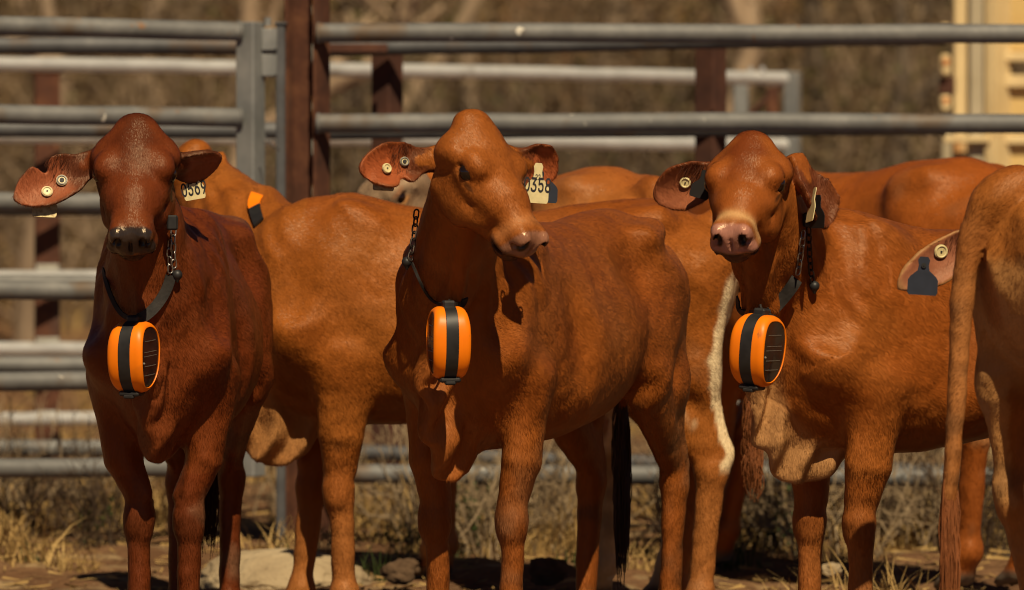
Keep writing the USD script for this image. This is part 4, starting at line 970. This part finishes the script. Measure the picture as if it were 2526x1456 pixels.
ear_tag('black flag tag hanging from the lone ear beside the nearest rump', at(2278, 655, 13.04), (1, 0, -.06), (-.12, 0, -1), M_TAG_B, scale=1.0, stud=.006, stud_mat=M_BLACK, sx=1.15)
# ---------------------------------------------------------------- rock, clods, grass, weeds, scrub, trees, cattle crate
def rock(label, c, size, seed, name='boulder', m=M_ROCK, catg='rock', group=None):
    s = trimesh.creation.icosphere(5 if size[0] > .2 else 3, 1.0); v = s.vertices
    d = meshkit.fbm(v * 1.5 + seed, 4, seed) - .5; q = v * (1 + (.28 if size[0] > .2 else .9) * d)[:, None] + (meshkit.noise(v * 9 + seed, seed + 2) - .5)[:, None] * .05 * v
    s.vertices = q * size; root = obj(name, moved(s, c), m, smooth=True); tag(root, label, catg, group); return root
b0 = at(700, 1440, 16.3)
rock('pale weathered boulder half buried behind the legs of the tan heifer', (b0[0] - .01, 16.6, -.045), (.25, .20, .108), 4)
g = np.random.default_rng(3)
for i, (px, py, s) in enumerate([(985, 1440, .05), (1010, 1425, .035), (1352, 1437, .055), (1700, 1440, .05), (1640, 1395, .03), (2050, 1436, .03), (600, 1392, .025)]):
    d = 16.0 + (1456 - py) * .018; p = at(px, py, d)
    rock(['dark dry dung pat between the front legs of tan and middle heifers', 'small dung clod behind the largest pat', 'dark dung pat between the legs of the middle heifer', 'dung clod under the hind legs of the tan heifer',
          'small clod of earth near the grass line', 'flat pale stone near the weeds at the right', 'small stone left of the boulder'][i], (p[0], d, .01), (s, s * .9, s * .7), 20 + i, name='clod', m=M_DUNG if i != 5 else M_ROCK, catg='clod')

def blade_tuft(seed, n, h, spread, w=.0035, lean=.5):
    g = np.random.default_rng(seed); V = []; Fc = []
    for i in range(n):
        a, r = g.uniform(0, 6.283), spread * g.uniform(0, 1) ** .7; b = np.array([math.cos(a) * r, math.sin(a) * r, 0]); L = h * g.uniform(.35, 1.1)
        t = g.uniform(0, 6.283); d = np.array([math.cos(t), math.sin(t), 0]) * lean * g.uniform(.1, 1.3); s = np.array([-math.sin(t + g.uniform(-1, 1)), math.cos(t), 0]) * w * g.uniform(.6, 1.4); o = len(V)
        droop = g.uniform(0, .5)
        for k in (0, .4, .75, 1):
            p = b + d * L * k ** 1.6 + np.array([0, 0, L * (k - droop * k ** 3 * .7)]); ww = s * (1 - k * .85); V += [p - ww, p + ww]
        for k in range(3): q = o + 2 * k; Fc += [(q, q + 1, q + 3), (q, q + 3, q + 2)]
    return np.array(V), np.array(Fc)
def weed(seed, n, h, leaves=0, leafm=None, fork=3, w=.0042):
    """Bare dead weed: forked stalks, perhaps with leaves."""
    g = np.random.default_rng(seed); parts = []; lv = []
    def grow(p, d, L, r, k):
        q = [p]; 
        for i in range(4): d = unit(d + g.normal(0, .16, 3)); q.append(q[-1] + d * L / 4)
        parts.append(tube(q, np.linspace(r, r * .6, 5), 5, caps=False))
        for i in range(leaves): lv.append((q[g.integers(1, 5)], unit(g.normal(0, 1, 3))))
        if k > 0:
            for i in range(g.integers(2, fork + 1)): grow(q[g.integers(2, 5)], unit(d + g.normal(0, .5, 3) + [0, 0, .15]), L * g.uniform(.45, .75), r * .62, k - 1)
    for i in range(n): grow(np.array([g.normal(0, .04), g.normal(0, .04), -.02]), unit([g.normal(0, .25), g.normal(0, .25), 1]), h * g.uniform(.4, .7), w, 2)
    V, Fc = [], []
    for p, d in lv:
        s = unit(np.cross(d, [.3, .2, 1.0])) ; L = g.uniform(.018, .04); o = len(V); V += [p, p + d * L * .5 + s * L * .3, p + d * L, p + d * L * .5 - s * L * .3]; Fc += [(o, o + 1, o + 2), (o, o + 2, o + 3)]
    return cat(parts), (trimesh.Trimesh(V, Fc, process=False) if V else None)

def instancer(name, protos, pos, idx, yaw, scl, label, catg, tilt=None):
    pi = UsdGeom.PointInstancer.Define(stage, numbered('/World/' + name)); base = str(pi.GetPath()); paths = []
    for i, (v, m) in enumerate(protos):
        q = usdkit.mesh(stage, f'{base}/prototypes/clump_{i + 1:03d}', v, m); paths.append(q.GetPath())
    pi.CreatePrototypesRel().SetTargets(paths); pi.CreatePositionsAttr(Vt.Vec3fArray.FromNumpy(np.asarray(pos, np.float32))); pi.CreateProtoIndicesAttr(Vt.IntArray.FromNumpy(np.asarray(idx, np.int32)))
    yaw = np.asarray(yaw); pi.CreateOrientationsAttr(Vt.QuathArray([Gf.Quath(math.cos(a / 2), 0, 0, math.sin(a / 2)) for a in yaw]))
    s = np.asarray(scl, np.float32); s = np.repeat(s[:, None], 3, 1) if s.ndim == 1 else s; pi.CreateScalesAttr(Vt.Vec3fArray.FromNumpy(s))
    tag(pi, label, catg, kind='stuff'); return pi

g = np.random.default_rng(11)
tufts = [(blade_tuft(i, 70, .26, .09), M_STRAW) for i in range(4)] + [(blade_tuft(10 + i, 60, .16, .12, lean=1.0), M_STRAW) for i in range(3)] + [(blade_tuft(20, 50, .12, .10), M_LEAF_G)]
pos, idx = [], []
def sow(n, x0, x1, y0, y1, kinds, dens=None):
    for i in range(n):
        x, y = g.uniform(x0, x1), g.uniform(y0, y1)
        if dens is not None and g.uniform() > dens(x, y): continue
        pos.append((x, y, gz(x, y) - .01)); idx.append(g.choice(kinds))
clump = lambda f, t, s: (lambda x, y: float(sm(t - .08, t + .08, meshkit.noise(np.array([[x * f, y * f, s]]), s))[0]))
sow(60, -2.6, -.3, 18.7, 19.4, [4, 5, 6, 6, 0], clump(2.2, .50, 3)); sow(90, -.3, 2.6, 17.8, 19.4, [0, 4, 5, 6, 6], clump(2.2, .47, 3))
sow(110, -3.0, 3.0, 19.4, 23.5, [4, 5, 6, 4, 5, 0], clump(1.2, .40, 5))
sow(420, -5, 5, 23.5, 38, [0, 1, 4, 5], clump(.5, .35, 7))
sow(120, -2.4, 2.4, 15.5, 17.6, [6, 5, 4, 7], clump(2.0, .62, 9))
sow(60, -.4, 2.3, 17.6, 18.6, [0, 1, 4], clump(2.5, .4, 13))
pos = np.array(pos); instancer('dry_grass', tufts, pos, idx, g.uniform(0, 6.28, len(pos)), g.uniform(.6, 1.25, len(pos)), 'straw coloured dry grass growing along and behind the fence lines', 'grass')

# litter of straw on the dirt
V, Fc = [], []
for i in range(2600):
    x, y = g.uniform(-2.3, 2.3), g.uniform(15.2, 19.5); a = g.uniform(0, 3.14); L = g.uniform(.02, .12); d = np.array([math.cos(a), math.sin(a), 0]) * L; s = np.array([-math.sin(a), math.cos(a), 0]) * .0022; z = gz(x, y) + .007; o = len(V)
    p = np.array([x, y, z]); V += [p - s, p + s, p + d + s + [0, 0, g.uniform(0, .014)], p + d - s + [0, 0, g.uniform(0, .014)]]; Fc += [(o, o + 1, o + 2), (o, o + 2, o + 3)]
tag(obj('straw_litter', (np.array(V), np.array(Fc)), M_STRAW), 'loose straw scattered on the dirt', 'straw', kind='stuff')

dead = [(weed(30 + i, 5, .42)[0], M_STALK) for i in range(4)] + [(weed(40 + i, 6, .38, w=.0035)[0], M_DKSTALK) for i in range(3)]
pos, idx = [], []
for (px0, px1, d0, d1, n, kinds) in [(940, 1420, 17.5, 18.6, 34, [0, 1, 2, 3, 4]), (1650, 2000, 17.5, 18.6, 30, [0, 1, 2, 3, 4, 5]), (1960, 2330, 17.4, 18.8, 20, [4, 5, 6, 0, 1]), (200, 300, 17.6, 18.2, 6, [4, 5, 6]), (0, 260, 18.3, 19.2, 10, [0, 1, 5]), (2280, 2500, 17.3, 18.4, 16, [4, 5, 6]), (-100, 2600, 19, 22, 60, [0, 1, 2, 3, 5])]:
    for i in range(n):
        d = g.uniform(d0, d1); p = at(g.uniform(px0, px1), 700, d); pos.append((p[0], d, gz(p[0], d))); idx.append(g.choice(kinds))
instancer('dead_weeds', dead, pos, idx, g.uniform(0, 6.28, len(pos)), g.uniform(.55, 1.1, len(pos)), 'brittle dead weed stalks tangled along the foot of the fence', 'weeds')
for i, (px, d, s, lab) in enumerate([(1165, 17.7, .8, 'small green leafed weed between the front legs of the middle heifer'), (845, 17.4, .55, 'low green weed beside the boulder behind the tan heifer'), (245, 17.8, .6, 'dark spindly weed left of the dark red heifer'), (990, 17.5, .5, 'low green weed left of the middle heifer'), (1925, 17.6, .7, 'leafy weed behind the collar of the cream ringed heifer')]):
    st_, lv = weed(60 + i, 4, .30, leaves=5); p = at(px, 700, d); r = thing('leafy_weed', lab, 'weed', (p[0], d, gz(p[0], d)), i * 1.3)
    st_.apply_scale(s); lv.apply_scale(s); obj('stalks', st_, M_DKSTALK if i == 2 else M_STALK, r); obj('leaves', lv, M_LEAF_G, r)

# ---- trees and scrub on the slope
def tree(name, label, px, d, h, r, m, seed, lean=(0, 0), leaf=None, nleaf=260, fork=.35, group='dry trees behind the yard'):
    g = np.random.default_rng(seed); limbs = []; twigs = []; ends = []
    p = at(px, 700, d); x, y = p[0], d; root = thing(name, label, 'tree', (x, y, gz(x, y)), 0, group)
    def grow(p, dr, L, r, k, dest):
        q = [p]; dd = dr
        for i in range(5): dd = unit(dd + g.normal(0, .07 + .03 * (3 - k), 3) + [0, 0, .03]); q.append(q[-1] + dd * L / 5)
        dest.append(tube(q, np.linspace(r, r * .66, 6), 9 if k > 1 else 5, caps=False)); ends.append((q[-1], k))
        if k > 0:
            for i in range(2 if k == 3 else 3): grow(q[5] if i < 2 else q[g.integers(2, 5)], unit(dd + g.normal(0, .48, 3) + [0, 0, .12]), L * g.uniform(.55, .8), r * .58, k - 1, limbs if k > 2 else twigs)
    tr = []; grow(np.array([0, 0, -.1]), unit([lean[0], lean[1], 1]), h * fork, r, 3, tr)
    obj('trunk', tr[0], m, root, smooth=True); obj('limbs', cat(limbs), m, root, smooth=True)
    V, Fc = [], []
    pts = [q for q, k in ends if k <= 1]
    for i in range(nleaf):
        c = pts[g.integers(len(pts))] + g.normal(0, .16, 3) * h / 3; dv = unit(g.normal(0, 1, 3)); s = unit(np.cross(dv, g.normal(0, 1, 3))); L = g.uniform(.04, .10); o = len(V)
        V += [c, c + dv * L * .5 + s * L * .28, c + dv * L, c + dv * L * .5 - s * L * .28]; Fc += [(o, o + 1, o + 2), (o, o + 2, o + 3)]
    crown = obj('crown', cat(twigs), m, root, smooth=True); obj('leaves', (np.array(V), np.array(Fc)), leaf or M_LEAF_O, crown)
    return root
TL = [(575, 31, 4.2, .075, 0, 'pale forked tree above the grey gate', (0.04, 0)), (1640, 33, 4.4, .07, 0, 'pale leaning tree above the long panel, left of the far rails', (.30, 0)), (1200, 36, 4, .06, 1, 'thin grey tree behind the head of the middle heifer', (-.1, 0)),
      (1110, 35, 4, .07, 0, 'pale straight tree between the rusty column and the middle heifer', (-.22, 0)), (60, 30, 4, .07, 1, 'grey tree at the far left edge', (0, 0)), (330, 37, 4, .06, 1, 'slender tree behind the gate, left half', (.1, 0)), (850, 34, 4, .06, 1, 'thin tree right of the rusty column', (0, 0)),
      (1440, 40, 5, .09, 1, 'leafy olive tree behind the long panel', (.1, 0)), (2080, 34, 4.5, .08, 2, 'dark tree between the far rails and the cattle crate', (-.25, 0)), (2200, 33, 4.2, .085, 2, 'dark trunk close to the left of the cattle crate', (.05, 0)), (1990, 38, 4.6, .07, 1, 'yellowing tree right of the far rail end', (0, 0)),
      (450, 42, 5, .08, 1, 'olive tinted tree over the gate top', (0, 0)), (720, 44, 5, .08, 1, 'blurred grey tree behind the rusty column', (.1, 0)), (1760, 42, 5, .08, 2, 'dark thin tree behind the cream ringed heifer', (0, 0)), (200, 45, 5, .09, 2, 'dark tree far behind the gate', (0, 0)), (2300, 46, 6, .1, 2, 'dark tree right behind the crate corner', (0, 0))]
for i, (px, d, h, r, k, lab, ln) in enumerate(TL): tree('dry_tree', lab, px, d * 1.3, h * 1.3, r * (1.9 if k == 0 else 1.4), M_BARK[k], 100 + i, ln, [M_LEAF_O, M_LEAF_B][i % 2], 300 if i not in (7, 10, 11) else 900, fork=.30 + .1 * (i % 3))

def scrub(seed, n=26, h=1.6):
    g = np.random.default_rng(seed); P = []
    for i in range(n):
        a = g.uniform(0, 6.28); q = [np.array([g.normal(0, .18), g.normal(0, .18), -.05])]; d = unit([math.cos(a) * .35, math.sin(a) * .35, 1])
        for k in range(5): d = unit(d + g.normal(0, .2, 3)); q.append(q[-1] + d * h * g.uniform(.12, .26))
        P.append(tube(q, np.linspace(.014, .004, 6), 3, caps=False))
    return cat(P)
def leaves(seed, n, h, r, L0=.05):
    g = np.random.default_rng(seed); V, Fc = [], []
    for i in range(n):
        c = np.array([g.normal(0, r), g.normal(0, r), abs(g.normal(h * .55, h * .3))]); d = unit(g.normal(0, 1, 3)); s = unit(np.cross(d, g.normal(0, 1, 3))); L = L0 * g.uniform(.6, 1.6); o = len(V)
        V += [c, c + d * L * .5 + s * L * .3, c + d * L, c + d * L * .5 - s * L * .3]; Fc += [(o, o + 1, o + 2), (o, o + 2, o + 3)]
    return np.array(V), np.array(Fc)
sp = [(scrub(200 + i), M_BARK[1 + i % 2]) for i in range(4)] + [(scrub(210), M_BARK[0])] + [(leaves(220 + i, 420, 1.5, .42), [M_LEAF_B, M_LEAF_O, M_LEAF_B][i]) for i in range(3)] + [(blade_tuft(300, 90, .6, .3, w=.008), M_STRAW)]
pos, idx = [], []
for (y0, y1, n, hw) in [(42, 50, 260, 6.5), (50, 65, 330, 9), (65, 110, 420, 16)]:
    for i in range(n):
        x, y = g.uniform(-hw, hw), g.uniform(y0, y1)
        if 1.9 < x < 4.5 and y < 32: continue
        pos.append((x, y, gz(x, y))); idx.append(g.choice([0, 1, 4, 5, 5, 6, 7, 7, 8, 8]))
instancer('dry_scrub', sp, pos, idx, g.uniform(0, 6.28, len(pos)), g.uniform(.6, 1.5, len(pos)) * np.where(np.array(pos)[:, 1] > 60, 1.8, 1), 'tangled dry brown scrub covering the slope behind the yard', 'scrub')

# ---- cattle crate at the right
M_CREAM = mat('weathered_cream_paint', [(.25, (.52, .38, .19)), (.55, (.66, .50, .26)), (.8, (.74, .59, .33))], 4, 5, .55, 0, .4, .1, 40, .004, extra=[(9, .62, .74, (.40, .18, .05), (1, 1, .4))])
M_OCHRE = mat('ochre_painted_sheet', [(.3, (.50, .33, .115)), (.7, (.62, .44, .18))], 3, 5, .5, 0, .4, .1, 30, .004, extra=[(7, .62, .74, (.42, .16, .04), (1, 1, .5))])
M_GREYP = mat('greyed_cream_paint', [(.3, (.34, .28, .18)), (.7, (.46, .39, .27))], 5, 5, .6, 0, .35)
M_AMBER = flat('amber_lamp_lens', (.55, .20, .05), .2, .5)
M_REDL = flat('red_lamp_lens', (.30, .03, .02), .2, .5)
DC = 25.0
cr = thing('cattle_crate', 'cream and ochre painted cattle crate of a stock truck at the right edge', 'cattle crate')
def plank(px0, px1, py0, py1, d, t, m, nm, ch=.004):
    a, b = at(px0, py0, d), at(px1, py1, d); obj(nm, box(((a[0] + b[0]) / 2, d, (a[2] + b[2]) / 2), (abs(b[0] - a[0]), t, abs(b[2] - a[2])), ch=ch), m, cr)
plank(2390, 2440, -260, 1180, DC, .10, M_GREYP, 'corner_post')
plank(2352, 2388, -260, 1180, DC + .03, .06, M_CREAM, 'edge_angle')
a = at(2440, 0, DC); 
obj('jamb', box((a[0] + .035, DC - .02, 1.0), (.05, .16, 2.6), rz(-.55), ch=.004), M_CREAM, cr)
for i, (y0, y1, m) in enumerate([(-260, 128, M_OCHRE), (130, 152, M_CREAM), (186, 216, M_CREAM), (217, 330, M_OCHRE), (332, 356, M_CREAM), (358, 700, M_OCHRE), (704, 740, M_CREAM), (745, 1180, M_OCHRE)]):
    plank(2448, 2900, y0, y1, DC + (.02 if m is M_CREAM else .045), .06 if m is M_CREAM else .02, m, 'slat' if m is M_CREAM else 'sheet')
plank(2326, 2440, 336, 352, DC - .08, .05, M_CREAM, 'step_rail')
plank(2322, 2350, 330, 1180, DC + .06, .05, M_GREYP, 'side_rail')
for (y0, y1, m, nm) in [(60, 100, M_AMBER, 'lamp'), (135, 190, M_AMBER, 'lamp'), (236, 272, M_AMBER, 'lamp')]:
    a = at(2331, (y0 + y1) / 2, DC - .02); L = (y1 - y0) / FPX * DC; obj(nm, cat([box(a, (.045, .05, L), ch=.01), cyl(a + [0, -.045, -L * .2], a + [0, -.02, -L * .2], .018, 12)]), M_CREAM, cr); obj('lens', cyl(a + [0, -.05, L * .15], a + [0, -.02, L * .15], .014, 12), m, cr)
a = at(2335, 212, DC); obj('lamp_bracket', box(a, (.07, .05, .075), ch=.004), M_RUST_D, cr)
obj('wheel', cat([moved(trimesh.creation.torus(.40, .12, 40, 16), (at(2700, 0, DC)[0], DC + .1, .5), np.array([[1, 0, 0], [0, 0, 1], [0, -1, 0.0]]))]), M_BLACK, cr, smooth=True)
obj('tray', box((at(2700, 0, DC)[0], DC + .5, .62), (2.4, 1.0, .12), ch=.01), M_RUST_D, cr)
